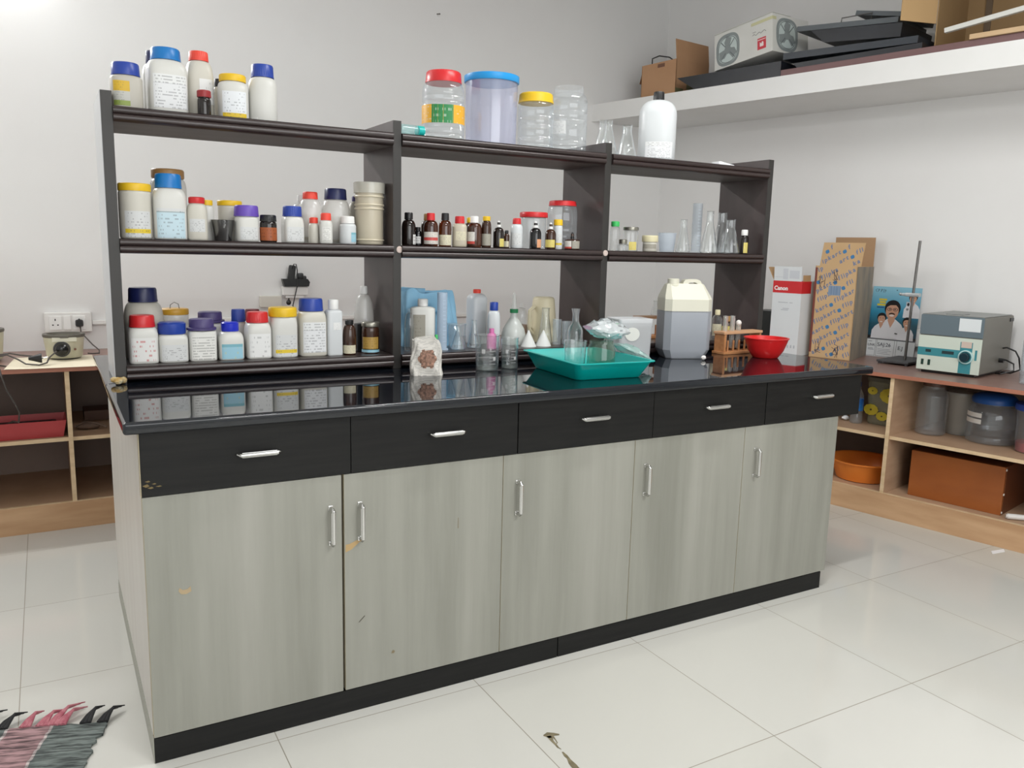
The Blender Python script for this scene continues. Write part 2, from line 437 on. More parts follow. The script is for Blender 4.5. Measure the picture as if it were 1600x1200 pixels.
# ---- rack of shelves standing on the counter
rackwood = pm('dark_brown_laminate', (62, 52, 52), .34, rgb2=(70, 60, 59), scale=4, stretch=(3, 3, .5), spec=.5)
rackedge = pm('dark_edge', (46, 44, 42), .45)
mould_m = pm('moulding_brown', (46, 36, 36), .28, rgb2=(54, 43, 42), scale=4, stretch=(.4, 5, 5), spec=.6)
under_m = pm('shelf_grey', (108, 104, 102), .55, rgb2=(96, 92, 90), scale=3, stretch=(.5, 6, 1))
rack = thing('shelving_rack', 'dark brown three-bay rack of shelves standing on the black counter', 'shelf', (0, 0, 0))
YS, YB = .5545, .8418
XU = (.0231, .8813, 1.7375, 2.6017); UW = .0298
for i, xu in enumerate(XU):
    m = MB(); m.box(xu-UW, xu, YS, YB, .885, 1.7072, .0012)
    o = m.build('upright', rackwood, rack)
    if i == 0:
        e = MB(); e.box(xu-UW-.0012, xu-UW+.0002, YS+.001, YB-.0005, .886, 1.7066); e.build('outer_face', pm('pale_outer_face', (196, 198, 200), .35), o)  # paler sheet over the outer side of the left upright
    e = MB(); e.box(xu-UW+.0006, xu-.0006, YS-.0012, YS+.0002, .886, 1.7064); e.build('edge_strip', rackedge, o)
for i, (px, pz) in enumerate(((0.8746, 1.2894), (1.7257, 1.2935))):
    m = MB(); m.lathe([(0, 0), (.0105, 0), (.0115, .001), (.011, .003), (.006, .004), (.005, .0032), (0, .0032)], 24, M=T(px, YS-.001, pz) @ RX(PI/2))
    m.build('screw_cap', pm('pink_plastic', (205, 188, 180), .5), rack)['label'] = 'pale round screw cap'
for zt in (.9341, 1.3036, 1.6671):
    for b in range(3):
        x0, x1 = XU[b], XU[b+1]-UW
        m = MB(); m.box(x0, x1, YS+.004, YB, zt-.0415, zt, 0)
        o = m.build('shelf', under_m, rack)
        # moulded front edge: two rounded beads with a groove between, drawn in y-z and run along x
        prof = [(.006, 0), (-.006, 0)]
        for c, r in ((-.0105, .0098), (-.0295, .0095)):
            for k in range(9):
                a = PI/2+PI*k/8
                prof.append((-.005+math.cos(a)*r*.8, c+math.sin(a)*r))
        prof += [(.001, -.042), (.006, -.042)]
        m = MB(); m.rings([[(x, YS+y, zt+z) for y, z in prof] for x in (x0+.0005, x1-.0005)], True)
        m.build('front_moulding', mould_m, o, sharp=50)
        m = MB(); m.box(x0, x1, YS+.008, YB, zt-.0004, zt+.0002); m.build('shelf_surface', mould_m, o)

# ------------------------------------------------------------------ open plywood counters along the walls
tabletop = pm('red_brown_top', (142, 112, 102), .35, rgb2=(134, 104, 94), scale=3, stretch=(.5, 6, 1), spec=.4)
topedge = pm('red_brown_edge', (170, 112, 90), .45)
plyedge = pm('plywood_edge', (222, 196, 160), .6, rgb2=(206, 178, 140), scale=14, stretch=(1, 1, 3))
plyface = pm('plywood_face', (186, 154, 126), .6, rgb2=(174, 142, 114), scale=5, stretch=(1, 1, 5))
plyfront = pm('plywood_front', (206, 168, 130), .6, rgb2=(186, 146, 108), scale=5, stretch=(.5, 2, 3))
def wall_counter(root, x0, x1, D, zt, zm, zb, divs):
    m = MB(); m.box(x0, x1, -D, -.002, zt-.018, zt, .001); m.build('worktop', tabletop, root)
    m = MB(); m.box(x0, x1, -D-.003, -D, zt-.0195, zt-.0005, .001); m.build('front_lipping', topedge, root)
    m = MB(); m.box(x0, x1, -D+.022, -.002, zb-.018, zb); m.build('bottom_shelf', plyface, root)
    m = MB(); m.box(x0, x1, -D+.004, -D+.022, 0, zb+.004, .001); m.build('plinth', plyfront, root)
    m = MB(); m.box(x0, x1, -D+.003, -D+.0225, zb+.0042, zb+.0062); m.build('plinth_lipping', plyedge, root)
    m = MB(); m.box(x0, x1, -.006, -.0022, zb, zt-.018); m.build('back_panel', pm('brown_back_board', (134, 116, 106), .6, rgb2=(124, 106, 97), scale=3), root)
    xs = [x0] + divs + [x1]
    for x in divs:
        m = MB(); m.box(x-.009, x+.009, -D+.012, -.0062, zb, zt-.018); o = m.build('divider', plyface, root)
        m = MB(); m.box(x-.0092, x+.0092, -D+.009, -D+.0125, zb, zt-.018); m.build('divider_lipping', plyedge, o)
    for a, b in zip(xs, xs[1:]):
        m = MB(); m.box(a+.009, b-.009, -D+.022, -.0062, zm-.016, zm); o = m.build('mid_shelf', plyface, root)
        m = MB(); m.box(a+.009, b-.009, -D+.019, -D+.0222, zm-.0165, zm+.0004); m.build('shelf_lipping', plyedge, o)
bt = thing('wall_counter', 'open plywood counter with brown top against the back wall', 'counter', (0, WY, 0))
wall_counter(bt, -1.9, 2.5, WY-2.0, .74, .42, .12, [-.92, -.112, .68, 1.5])
rt = thing('wall_counter', 'open plywood counter with reddish-brown top against the right-hand wall', 'counter', (WX, WY, 0), WANG)
wall_counter(rt, .72, 4.4, .715, .735, .42, .12, [1.06, 2.062, 3.06])

# ---- things on the back counter, left
cream_e = pm('cream_enamel', (205, 203, 182), .35, rgb2=(192, 188, 164), scale=7)
dark_p = pm('black_plastic', (30, 30, 31), .35)
cord_m = pm('grey_cord', (72, 66, 62), .5)
def mantle(x, y, z, r, h, label, knob):
    t = thing('heating_mantle', label, 'heater', (x, y, z), 0, 'heating mantles')
    m = MB(); m.lathe([(0, .006), (r*.8, .006), (r*.86, .012), (r*.97, h*.8), (r*.98, h-.012), (r*.9, h-.01), (r*.82, h-.02), (r*.5, h-.06), (0, h-.075)], 44); m.build('housing', cream_e, t)
    m = MB(); m.lathe([(r*.8, h-.012), (r*1.0, h-.014), (r*1.02, h-.006), (r*1.0, h), (r*.84, h), (r*.8, h-.012)], 44); m.build('top_ring', pm('worn_ring', (96, 92, 84), .5), t)
    m = MB(); m.lathe([(r*.5, 0), (r*.66, 0), (r*.66, .008), (r*.5, .008)], 30); m.build('base_ring', dark_p, t)
    if knob:
        K = T(-.012, -r*.94, h*.44) @ RX(PI/2)
        m = MB(); m.lathe([(0, .006), (.034, .006), (.036, 0), (.036, -.004)], 30, M=K); m.build('dial_plate', pm('dark_grey', (60, 60, 62), .4), t)
        m = MB(); m.loft([(.004, .03, 2), (.014, .03, 2), (.024, .026, 2), (.027, .02, 2), (.03, .012, 2)], 36, M=K, ribs=1, rib=.0012); m.build('control_knob', pm('gloss_black', (16, 16, 17), .15), t)
        m = MB(); m.lathe([(0, .008), (.005, .006), (.006, 0)], 14, M=T(.042, -r*.89, h*.42) @ RX(PI/2)); m.build('pilot_lamp', pm('brown_lens', (110, 70, 50), .3), t)
        m = MB(); m.box(-.05, .05, -r*.975-.0005, -r*.9, h*.74, h*.9, .001); m.build('name_plate', pm('cream_plate', (216, 214, 196), .4), t)
    return t
mantle(-.110, 2.3, .7432, .0875, .116, 'cream round heating mantle with a black knob on the paper sheet', True)
mantle(-.442, 2.32, .74, .095, .148, 'second cream heating mantle cut off by the left edge of the photo', False)
m = MB()
rows = []
for j in range(9):
    y = 1.985 + .40*j/8; r = []
    for i in range(11):
        x = -.345 + .352*i/10
        z = .7416 + .012*max(0, .35-i/10)**1.5*(1-j/8)
        r.append((x + .03*(j/8)*(1-i/10), y, z))
    rows.append(r)
top = [[m.bm.verts.new(p) for p in r] for r in rows]; bot = [[m.bm.verts.new((p[0], p[1], p[2]-.0008)) for p in r] for r in rows]
for j in range(8):
    for i in range(10):
        m.face([top[j][i], top[j][i+1], top[j+1][i+1], top[j+1][i]]); m.face([bot[j][i], bot[j+1][i], bot[j+1][i+1], bot[j][i+1]])
for i in range(10):
    m.face([bot[0][i], bot[0][i+1], top[0][i+1], top[0][i]]); m.face([top[8][i], top[8][i+1], bot[8][i+1], bot[8][i]])
for j in range(8):
    m.face([top[j][0], top[j+1][0], bot[j+1][0], bot[j][0]]); m.face([bot[j][10], bot[j+1][10], top[j+1][10], top[j][10]])
tag(m.build('paper_sheet', pm('cream_paper', (226, 216, 192), .7)), 'cream sheet of paper under the knobbed heating mantle', 'paper')
# loose cords and plugs left of the mantle
cord = thing('mains_cable', 'tangled grey power cord with a three-pin plug beside the heating mantle', 'cord', (-.315, 2.12, .743))
m = MB()
pts = [(-.09, .02, .03), (-.05, .02, .045), (-.01, .02, .05), (.03, .02, .04), (.07, .01, .036), (.1, .0, .03)]
m.tube(pts, .0035, 8)
m.tube([(-.09, -.06, .012), (-.07, -.03, .04), (-.02, -.03, .05), (.02, -.04, .03), (.05, -.07, .012), (.1, -.08, .006), (.13, -.06, .012), (.14, -.02, .03), (.17, .03, .05)], .0035, 8)
m.tube([(-.12, -.07, .008), (-.1, -.05, .03), (-.06, -.05, .02), (-.07, -.08, .006), (-.11, -.1, .01), (-.1, -.06, .03)], .0035, 8)
m.build('cord', cord_m, cord)
m = MB(); m.loft([(0, .007, 2), (.02, .012, 3), (.045, .02, 3), (.052, .02, 3)], 20, M=T(.06, -.03, .03) @ RY(PI/2)); m.build('plug', dark_p, cord)
m = MB()
for dx in (-.01, 0, .01): m.tube([(.112, -.03+dx*.6, .03), (.115, -.03+dx, .03), (.135, -.03+dx, .034)], .0025, 6)
m.build('pins', chrome, cord)
m = MB()
m.tube([(-.36, 1.98, .745), (-.355, 1.955, .72), (-.34, 1.955, .66), (-.31, 1.955, .59), (-.30, 1.955, .56), (-.305, 1.97, .515), (-.33, 2.04, .507), (-.37, 2.09, .478), (-.40, 2.07, .479)], .0035, 8)
m.tube([(-.36, 1.98, .745), (-.38, 2.02, .752), (-.37, 2.08, .75), (-.34, 2.06, .747)], .0035, 8)
tag(m.build('mains_cable', cord_m), 'thin grey cord hanging over the front edge of the back counter', 'cord')
# socket outlet on the back wall
so = thing('socket_outlet', 'white double socket outlet with switches above the heating mantle', 'socket', (-.081, WY, .882))
wp = pm('white_switch', (236, 235, 232), .35); wp2 = pm('white_rocker', (246, 246, 244), .3)
m = MB(); m.box(-.106, .106, -.034, -.001, -.05, .05, .006); m.build('back_box', wp, so)
for k, x in enumerate((-.058, .048)):
    m = MB(); m.box(x-.027, x+.027, -.038, -.033, -.037, .033, .0015); o = m.build('socket', wp2, so)
    if k == 0:
        m = MB()
        for dx, dz, w, h in ((0, .014, .0025, .005), (-.011, -.012, .0035, .003), (.011, -.012, .0035, .003)): m.box(x+dx-w, x+dx+w, -.0387, -.0376, dz-h, dz+h)
        m.build('pin_holes', dark_p, o)
m = MB(); m.box(-.022, .011, -.041, -.033, -.037, .033, .002); m.build('switch', wp2, so)
pl = thing('power_plug', 'black plug in the right-hand socket with its cord running to the mantle', 'plug', (-.033, WY-.0387, .878))
m = MB(); m.loft([(0, .018, 4), (.012, .018, 4), (.02, .014, 3)], 24, M=RX(PI/2) @ T(0, .0, 0)); m.prism([(-.017, -.012), (.017, -.012), (.015, .008), (0, .024), (-.015, .008)], 0, .016, M=RX(PI/2)); m.build('plug_body', dark_p, pl)
m = MB(); m.tube([(.003, -.012, -.018), (.004, -.02, -.045), (.02, -.04, -.065), (.05, -.1, -.10), (.075, -.18, -.12), (.07, -.26, -.125), (.04, -.29, -.122), (.02, -.30, -.118)], .0032, 8); m.build('cord', cord_m, pl)
m = MB(); m.box(.026, 2.2, -.018, -.001, -.011, .011, .003); m.build('cable_trunking', wp)
o = bpy.data.objects[-1] if False else [q for q in COL.objects if q.name.startswith('cable_trunking')][-1]
o.location = (0, WY, .877); tag(o, 'narrow white cable trunking running along the back wall', 'trunking')
# wall sockets behind the rack, with black adapter
sb = thing('switch_box', 'white switch box on the back wall under the black adapter', 'socket', (1.067, WY, 1.035))
m = MB(); m.box(-.072, .072, -.04, -.001, -.024, .026, .004); m.build('back_box', wp, sb)
m = MB(); m.box(-.055, .05, -.03, -.001, -.04, -.024, .002); m.build('lower_plate', wp2, sb)
ad = thing('plug_adapter', 'black adapter plate with two plugs standing on it, on the back wall', 'adapter', (1.067, WY-.02, 1.062))
m = MB(); m.prism([(-.066, 0), (.072, 0), (.078, .024), (.066, .042), (-.078, .042)], 0, .035, M=RX(PI/2)); m.build('adapter_plate', dark_p, ad)
m = MB(); m.box(-.05, -.012, -.03, -.002, .03, .115, .008, M=RY(.14)); m.build('charger', pm('soft_black', (42, 42, 43), .5), ad)
m = MB(); m.box(.014, .05, -.034, -.002, .035, .072, .008, M=RY(-.1)); m.box(.034, .062, -.03, -.004, .03, .06, .008); m.build('plug', dark_p, ad)
m = MB(); m.tube([(-.02, -.03, .10), (-.012, -.035, .125), (0, -.036, .125), (.006, -.036, .09), (.003, -.04, .0), (-.012, -.04, -.06), (-.024, -.04, -.11), (-.01, -.04, -.13)], .003, 8); m.build('cord', dark_p, ad)
m = MB(); m.ball((-.047, -.04, -.09), .014, .012, .015); m.tube([(-.047, -.04, -.08), (-.045, -.04, -.065)], .004, 8); m.build('hanging_plug', dark_p, ad)
m = MB(); m.box(.87, .990, -.03, -.001, -.03, .033, .004); o = m.build('switch_plate', pm('cream_plastic', (222, 218, 208), .4)); o.location = (0, WY, .974)
tag(o, 'blank cream wall plate left of the hanging black cord', 'socket')
# red tray and bits on the shelf under the back counter
t = thing('tray', 'dark red plastic tray on the shelf under the back counter', 'tray', (-.37, 2.14, .4209))
m = MB(); w, d, h = .245, .1, .075
m.rings([[(x*f, y*f, z) for x, y in ((-w, -d), (w, -d), (w, d), (-w, d))] for z, f in ((0, .94), (h, 1.0), (h, .985), (.006, .925))], True); m.build('tray_body', pm('dark_red_plastic', (168, 52, 54), .4), t)
m = MB(); m.box(-w*.85, w*.85, -d*.8, d*.8, .008, .05, .01); m.build('tray_contents', pm('dark_fill', (52, 44, 46), .7, rgb2=(36, 30, 32), scale=20), t)
m = MB(); m.ball((0, 0, .017), .05, .03, .014, jit=.12); m.tube([(-.06, .02, .011), (-.02, .03, .03), (.03, -.02, .03), (.07, -.03, .011)], .005, 8)
o = m.build('crumpled_cloth', pm('dull_brown', (112, 92, 78), .8)); o.location = (-.03, 2.16, .4205); tag(o, 'small crumpled brown cloth on the shelf right of the red tray', 'cloth')
m = MB(); m.box(-.045, .30, 2.36, 2.5, .4205, .47, .004); tag(m.build('wooden_strip', pm('dark_wood', (92, 66, 52), .6)), 'dark wooden strip at the back of the shelf beside the red tray', 'wood')

x, z = 1.9482, 2.6664
m = MB(); m.tube([(0, 0, 0), (.004, -.025, -.004)], .003, 8); m.ball((.0045, -.027, -.0045), .005, .002, .005)
o = m.build('wall_nail', pm('dull_nail', (120, 116, 110), .5, .5)); o.location = (x, WY, z); tag(o, 'small nail in the upper back wall above the rack', 'nail')

# ---- rag rug, lower left
def rug():
    t = thing('rag_rug', 'fringed woven rag rug in grey, pink and dark green on the floor', 'rug', (-.092, .25, 0), math.radians(-19.4))
    stripes = [(.0, (104, 112, 109)), (.132, (182, 172, 170)), (.138, (152, 122, 124)), (.242, (182, 172, 170)), (.247, (100, 107, 105)), (.385, (164, 118, 124)), (.5, (92, 100, 98)), (.62, (152, 122, 124)), (.74, (98, 104, 102))]
    m_, nt, out = new_mat('rag_weave')
    tc = nd(nt, 'ShaderNodeTexCoord'); sp = nd(nt, 'ShaderNodeSeparateXYZ'); nt.links.new(tc.outputs['Object'], sp.inputs[0])
    k = nd(nt, 'ShaderNodeMath', operation='MULTIPLY'); k.inputs[1].default_value = -1/.9; nt.links.new(sp.outputs[0], k.inputs[0])
    rp = nd(nt, 'ShaderNodeValToRGB'); rp.color_ramp.interpolation = 'CONSTANT'; els = rp.color_ramp.elements
    while len(els) < len(stripes): els.new(.5)
    for e, (h, c) in zip(els, stripes): e.position = h/.9; e.color = (*lin(c), 1)
    nt.links.new(k.outputs[0], rp.inputs[0])
    mp = nd(nt, 'ShaderNodeMapping'); mp.inputs['Scale'].default_value = (14, 120, 1); nt.links.new(tc.outputs['Object'], mp.inputs[0])
    nz = nd(nt, 'ShaderNodeTexNoise'); nz.inputs['Scale'].default_value = 1.; nz.inputs['Detail'].default_value = 3; nt.links.new(mp.outputs[0], nz.inputs[0])
    r2 = nd(nt, 'ShaderNodeValToRGB'); r2.color_ramp.elements[0].position = .35; r2.color_ramp.elements[0].color = (.22, .22, .23, 1); r2.color_ramp.elements[1].position = .62; r2.color_ramp.elements[1].color = (1.35, 1.35, 1.35, 1)
    nt.links.new(nz.outputs[0], r2.inputs[0])
    mx = nd(nt, 'ShaderNodeMixRGB', blend_type='MULTIPLY'); mx.inputs[0].default_value = 1; nt.links.new(rp.outputs[0], mx.inputs[1]); nt.links.new(r2.outputs[0], mx.inputs[2])
    b = nd(nt, 'ShaderNodeBsdfPrincipled'); b.inputs['Roughness'].default_value = .95; nt.links.new(mx.outputs[0], b.inputs['Base Color'])
    bp = nd(nt, 'ShaderNodeBump'); bp.inputs['Strength'].default_value = .8; bp.inputs['Distance'].default_value = .006; nt.links.new(nz.outputs[0], bp.inputs['Height']); nt.links.new(bp.outputs[0], b.inputs['Normal'])
    nt.links.new(b.outputs[0], out.inputs[0])
    m = MB(); nx, ny = 60, 40; rnd = random.Random(3)
    g = []
    for j in range(ny+1):
        r = []
        jo = rnd.uniform(-.010, .006)
        for i in range(nx+1):
            x = -.9*i/nx + (jo if i == 0 else 0); y = -.6*j/ny
            r.append(m.bm.verts.new((x, y, .007+.003*math.sin(y*260+math.sin(x*30))+rnd.uniform(-.001, .001))))
        g.append(r)
    lo = [[m.bm.verts.new((v.co.x, v.co.y, .0005)) for v in r] for r in g]
    for j in range(ny):
        for i in range(nx): m.face([g[j][i], g[j+1][i], g[j+1][i+1], g[j][i+1]]); m.face([lo[j][i], lo[j][i+1], lo[j+1][i+1], lo[j+1][i]])
    for i in range(nx): m.face([g[0][i], g[0][i+1], lo[0][i+1], lo[0][i]]); m.face([g[ny][i+1], g[ny][i], lo[ny][i], lo[ny][i+1]])
    for j in range(ny): m.face([g[j+1][0], g[j][0], lo[j][0], lo[j+1][0]]); m.face([g[j][nx], g[j+1][nx], lo[j+1][nx], lo[j][nx]])
    m.build('woven_mat', m_, t)
    blk = pm('fringe_black', (38, 38, 40), .9); pnk = pm('fringe_pink', (166, 88, 102), .9, rgb2=(186, 122, 130), scale=60)
    spec = [(-.012, blk, .05, .05), (-.055, blk, .055, .035), (-.118, pnk, .055, .06), (-.14, pnk, .075, .07), (-.165, pnk, .05, .05), (-.205, pnk, .05, .03), (-.262, blk, .05, .05), (-.335, blk, .065, .07), (-.40, pnk, .07, -.02), (-.455, pnk, .05, .03), (-.52, blk, .05, .04), (-.6, blk, .05, .03), (-.68, pnk, .05, .04), (-.76, blk, .05, .02), (-.84, blk, .05, .04)]
    for x, mt, L, lean in spec:
        m = MB()
        for q in range(3):
            ox = (q-1)*.006
            pts = [(x+ox*1.6, -.006, .008), (x+ox+lean*.1, L*.4, .014), (x+ox*.5+lean*.28, L*.8, .018+.003*q), (x+ox*.2+lean*(.5+.12*q), L*(1.1+.1*q), .012)]
            m.tube(pts, [.0056, .0048, .0036, .0016], 8)
        m.build('fringe_tuft', mt, t)
rug()
# dirt on the tiles
m = MB()
def ribbon(m, pts, w, z=.0006):
    P = [Vector((*p, 0)) for p in pts]; n = len(P); L, R = [], []
    for i, p in enumerate(P):
        d = (P[min(i+1, n-1)]-P[max(i-1, 0)]).normalized(); s = Vector((-d.y, d.x, 0))*w[i]
        L.append(m.bm.verts.new((p.x+s.x, p.y+s.y, z))); R.append(m.bm.verts.new((p.x-s.x, p.y-s.y, z)))
    for i in range(n-1): m.face([R[i], R[i+1], L[i+1], L[i]])
ribbon(m, [(0.9336, -0.347), (0.9467, -0.3521), (0.963, -0.3556), (0.9746, -0.3633)], [.002, .014, .007, .003])
ribbon(m, [(0.9467, -0.3554), (0.9419, -0.3792), (0.9418, -0.3953), (0.9402, -0.4104), (0.9432, -0.4214)], [.008, .004, .003, .0025, .001])
ribbon(m, [(0.9545, -0.3561), (0.9527, -0.3783), (0.9495, -0.3928), (0.9418, -0.3953)], [.004, .0015, .0015, .001], .0007)
ribbon(m, [(0.9401, -0.4323), (0.9386, -0.45), (0.9385, -0.4682), (0.9369, -0.4942), (0.934, -0.5219)], [.002, .005, .003, .006, .006])
ribbon(m, [(0.9371, -0.4583), (0.9311, -0.4823), (0.9267, -0.5152)], [.001, .004, .003], .0007)
o = tag(m.build('dirt_smear', pm('mud', (132, 122, 96), .9, rgb2=(104, 96, 74), scale=40)), 'muddy brown smear on a floor tile in front of the bench', 'stain')
m = MB(); x, y = 3.5108, -0.0889
m.prism([(x-.05, y-.008), (x+.03, y-.018), (x+.06, y+.004), (x-.02, y+.016)], .0003, .0015)
tag(m.build('paper_scrap', pm('white_paper', (240, 241, 244), .7)), 'scrap of white paper on the floor by the right-hand counter', 'paper')

# ------------------------------------------------------------------ things along the right-hand wall
def rthing(name, label, cat, s, d, z, turn=0., group=None, rot=None):
    t = thing(name, label, cat, RW(s, d, z), WANG+turn, group)
    return t
white_card = pm('white_card', (226, 230, 232), .5, rgb2=(219, 223, 226), scale=2)
brown_card = pm('brown_card', (186, 152, 112), .75, rgb2=(176, 142, 102), scale=3)
red_print = pm('red_print', (206, 38, 44), .5)
grey_print = pm('grey_print', (150, 154, 162), .6)
# white printer box
wb = rthing('paper_box', 'tall white cardboard box with a red band, open top, between rack and brown carton', 'box', 1.340, .5, .735)
m = MB(); w, dd, h = .089, .2, .424
for a in ((-w, w, -.003, 0, 0, h), (-w, w, dd-.003, dd, 0, h), (-w, -w+.003, 0, dd, 0, h), (w-.003, w, 0, dd, 0, h), (-w, w, 0, dd, 0, .003)): m.box(*a)
m.build('box_body', white_card, wb)
m = MB(); m.box(-w+.002, w-.006, -.003, 0, 0, .082, M=T(0, 0, h) @ RX(.06)); m.build('top_flap', white_card, wb)
m = MB(); m.box(0, .003, .0, .16, 0, .085, M=T(-w, 0.0, h) @ RY(-.5)); m.build('side_flap', brown_card, wb)
m = MB(); m.box(-.003, 0, .01, .09, 0, .035, M=T(w, 0.0, h) @ RY(-.05)); m.build('side_flap', brown_card, wb)
m = MB(); m.box(-w-.0006, w+.0006, -.0036, .1, h-.068, h, 0); m.build('red_band', red_print, wb)
lettering('lettering', 'Canon', .032, pm('print_white', (245, 240, 240), .5), wb, T(-w+.008, -.0042, h-.052) @ FRONT, bold=.0012)['label'] = 'white lettering on the red band'
m = MB()
for dx, z, L in ((-.05, .302, .06), (.02, .302, .02), (-.02, .268, .04), (-.03, .26, .045)): m.box(dx, dx+L, -.0036, -.003, z-.002, z+.002)
for dx in (.025, .045, .065): m.box(dx, dx+.008, -.0036, -.003, .045, .062)
m.build('small_print', pm('pale_print', (186, 190, 196), .6), wb)
m = MB(); m.box(-w+.01, -w+.06, -.0036, -.003, .02, .023, M=T(0, 0, h) @ RX(.06)); m.box(-.03, .0, -.0036, -.003, .01, .07, M=T(0, 0, h) @ RX(.06)); m.box(.01, .07, -.0036, -.003, .015, .06, M=T(0, 0, h) @ RX(.06)); m.build('flap_print', pm('pale_print2', (206, 210, 216), .6), wb)
# dark crate standing behind it
m = MB(); m.box(-.11, .05, 0, .14, 0, .232, .004)
o = m.build('monitor_back', pm('dark_green_black', (30, 34, 34), .4)); o.location = RW(1.12, .30, .735); o.rotation_euler = (0, 0, WANG)
o.name = 'black_case'; tag(o, 'black case standing behind the white box with the red band', 'case')
# brown courier carton
ct = rthing('courier_carton', 'tall open brown carton printed with slanted blue lettering', 'carton', 1.584, .43, .7354, .05)
m = MB(); w, dd, h = .118, .365, .515; k = .004
for a in ((-w, w, 0, k, 0, h), (-w, w, dd-k, dd, 0, h), (-w, -w+k, 0, dd, 0, h), (w-k, w, 0, dd, 0, h), (-w, w, 0, dd, 0, k)): m.box(*a)
m.build('carton_body', pm('kraft', (204, 172, 130), .75, rgb2=(194, 160, 118), scale=4), ct)
kr = MATS['kraft']
m = MB(); m.box(-w+.022, w+.016, 0, k, 0, .128, M=T(0, 0, h) @ RX(.02) @ Matrix(((1, 0, .12, 0), (0, 1, 0, 0), (0, 0, 1, 0), (0, 0, 0, 1)))); m.build('front_flap', kr, ct)
m = MB(); m.box(-w, w-.004, dd-k, dd, 0, .165, M=T(0, 0, h)); m.build('back_flap', pm('kraft_inside', (172, 138, 104), .8), ct)
m = MB(); m.box(-.001, 0, .03, .2, -.09, 0, M=T(w-k-.002, 0, h-.002) @ RY(.25)); m.build('side_flap', MATS['kraft_inside'], ct)
blue_ink = pm('blue_print', (112, 128, 158), .65); blue_logo = pm('blue_logo', (64, 122, 170), .6)
GLY = {}
def glyph(ch, size):
    if (ch, size) not in GLY:
        cu = bpy.data.curves.new('glyph', 'FONT'); cu.body = ch; cu.size = size; cu.extrude = .0001; cu.offset = .0011; cu.shear = .15; cu.resolution_u = 2
        t = bpy.data.objects.new('glyph', cu); COL.objects.link(t); bpy.context.view_layer.update()
        me = bpy.data.meshes.new_from_object(t.evaluated_get(bpy.context.evaluated_depsgraph_get()))
        vs = [v.co.copy() for v in me.vertices]; fs = [tuple(p.vertices) for p in me.polygons]
        adv = max([v.x for v in vs])+size*.09 if vs else size*.3
        bpy.data.objects.remove(t); bpy.data.curves.remove(cu); bpy.data.meshes.remove(me)
        GLY[(ch, size)] = (vs, fs, adv)
    return GLY[(ch, size)]
def slanted_print(M, x0, x1, z0, z1, phase):
    """rows of slanted lettering with round bag symbols, cut off at the face edges like the printed board"""
    lt, lg = MB(), MB(); ang = .56; size = .034; r = 0
    ca, sa = math.cos(ang), math.sin(ang); pitch = .058
    for r in range(-6, 16):
        u = -.25+((r*.071+phase) % .128)
        while u < .6:
            for ch in 'flipkart*':
                if ch == '*':
                    cx, cz = x0+(u+.016)*ca, z0+r*pitch+(u+.016)*sa
                    if x0+.011 < cx < x1-.011 and z0+.011 < cz < z1-.011:
                        lg.loft([(0, .0105, 3), (.0004, .0105, 3)], 14, M=M @ T(cx, -.0002, cz) @ RX(PI/2) @ RZ(.5))
                    u += .034; continue
                vs, fs, adv = glyph(ch, size)
                Q = T(x0+u*ca, -.0003, z0+r*pitch+u*sa) @ RY(-ang) @ FRONT
                W_s = [Q @ v for v in vs]
                if all(x0 < v.x < x1 and z0 < v.z < z1 for v in W_s):
                    bv = [lt.bm.verts.new(M @ v) for v in W_s]
                    for f in fs: lt.face([bv[i] for i in f])
                u += adv
            u += .006
    lt.build('printed_lettering', blue_ink, ct); lg.build('printed_symbols', blue_logo, ct)
slanted_print(Matrix.Identity(4), -w+.002, w-.002, .004, h-.002, .0)
slanted_print(T(0, 0, h) @ RX(.02) @ Matrix(((1, 0, .12, 0), (0, 1, 0, 0), (0, 0, 1, 0), (0, 0, 0, 1))), -w+.024, w+.014, .003, .125, .05)
m = MB(); m.box(-.035, .035, -.0005, 0, .355, .408); m.build('barcode_patch', pm('barcode_blue', (140, 160, 182), .7), ct)
m = MB()
for i in range(10): m.box(-.033+i*.0068, -.033+i*.0068+random.uniform(.001, .004), -.0008, -.0004, .357, .406)
m.build('barcode_lines', pm('barcode_dark', (98, 122, 152), .7), ct)
m = MB()
for cx, cz in ((-.075, .43), (-.005, .46), (-.07, .06), (.03, .05)):
    for q in range(5):
        pts = [(cx+random.uniform(-.02, .02), -.0007, cz+random.uniform(-.04, .04)) for _ in range(3)]
        m.tube(pts, .0012, 5)
m.build('pen_scribbles', pm('dark_ink', (60, 58, 74), .6), ct)
m = MB(); m.box(w, w+.0008, .0, dd, 0, h); m.build('side_panel', pm('faded_print_side', (150, 138, 120), .75, rgb2=(124, 118, 110), scale=16, stretch=(1, 1, .35)), ct)
m = MB(); m.box(-w-.0006, -w+.012, -.0006, .004, .03, h-.01); m.build('edge_tape', pm('edge_dark_red', (120, 60, 50), .6), ct)

for c in ct.children: c.data.transform(Matrix(((1, -.16, 0, 0), (0, 1, 0, 0), (0, 0, 1, 0), (0, 0, 0, 1))))   # the carton has slumped out of square

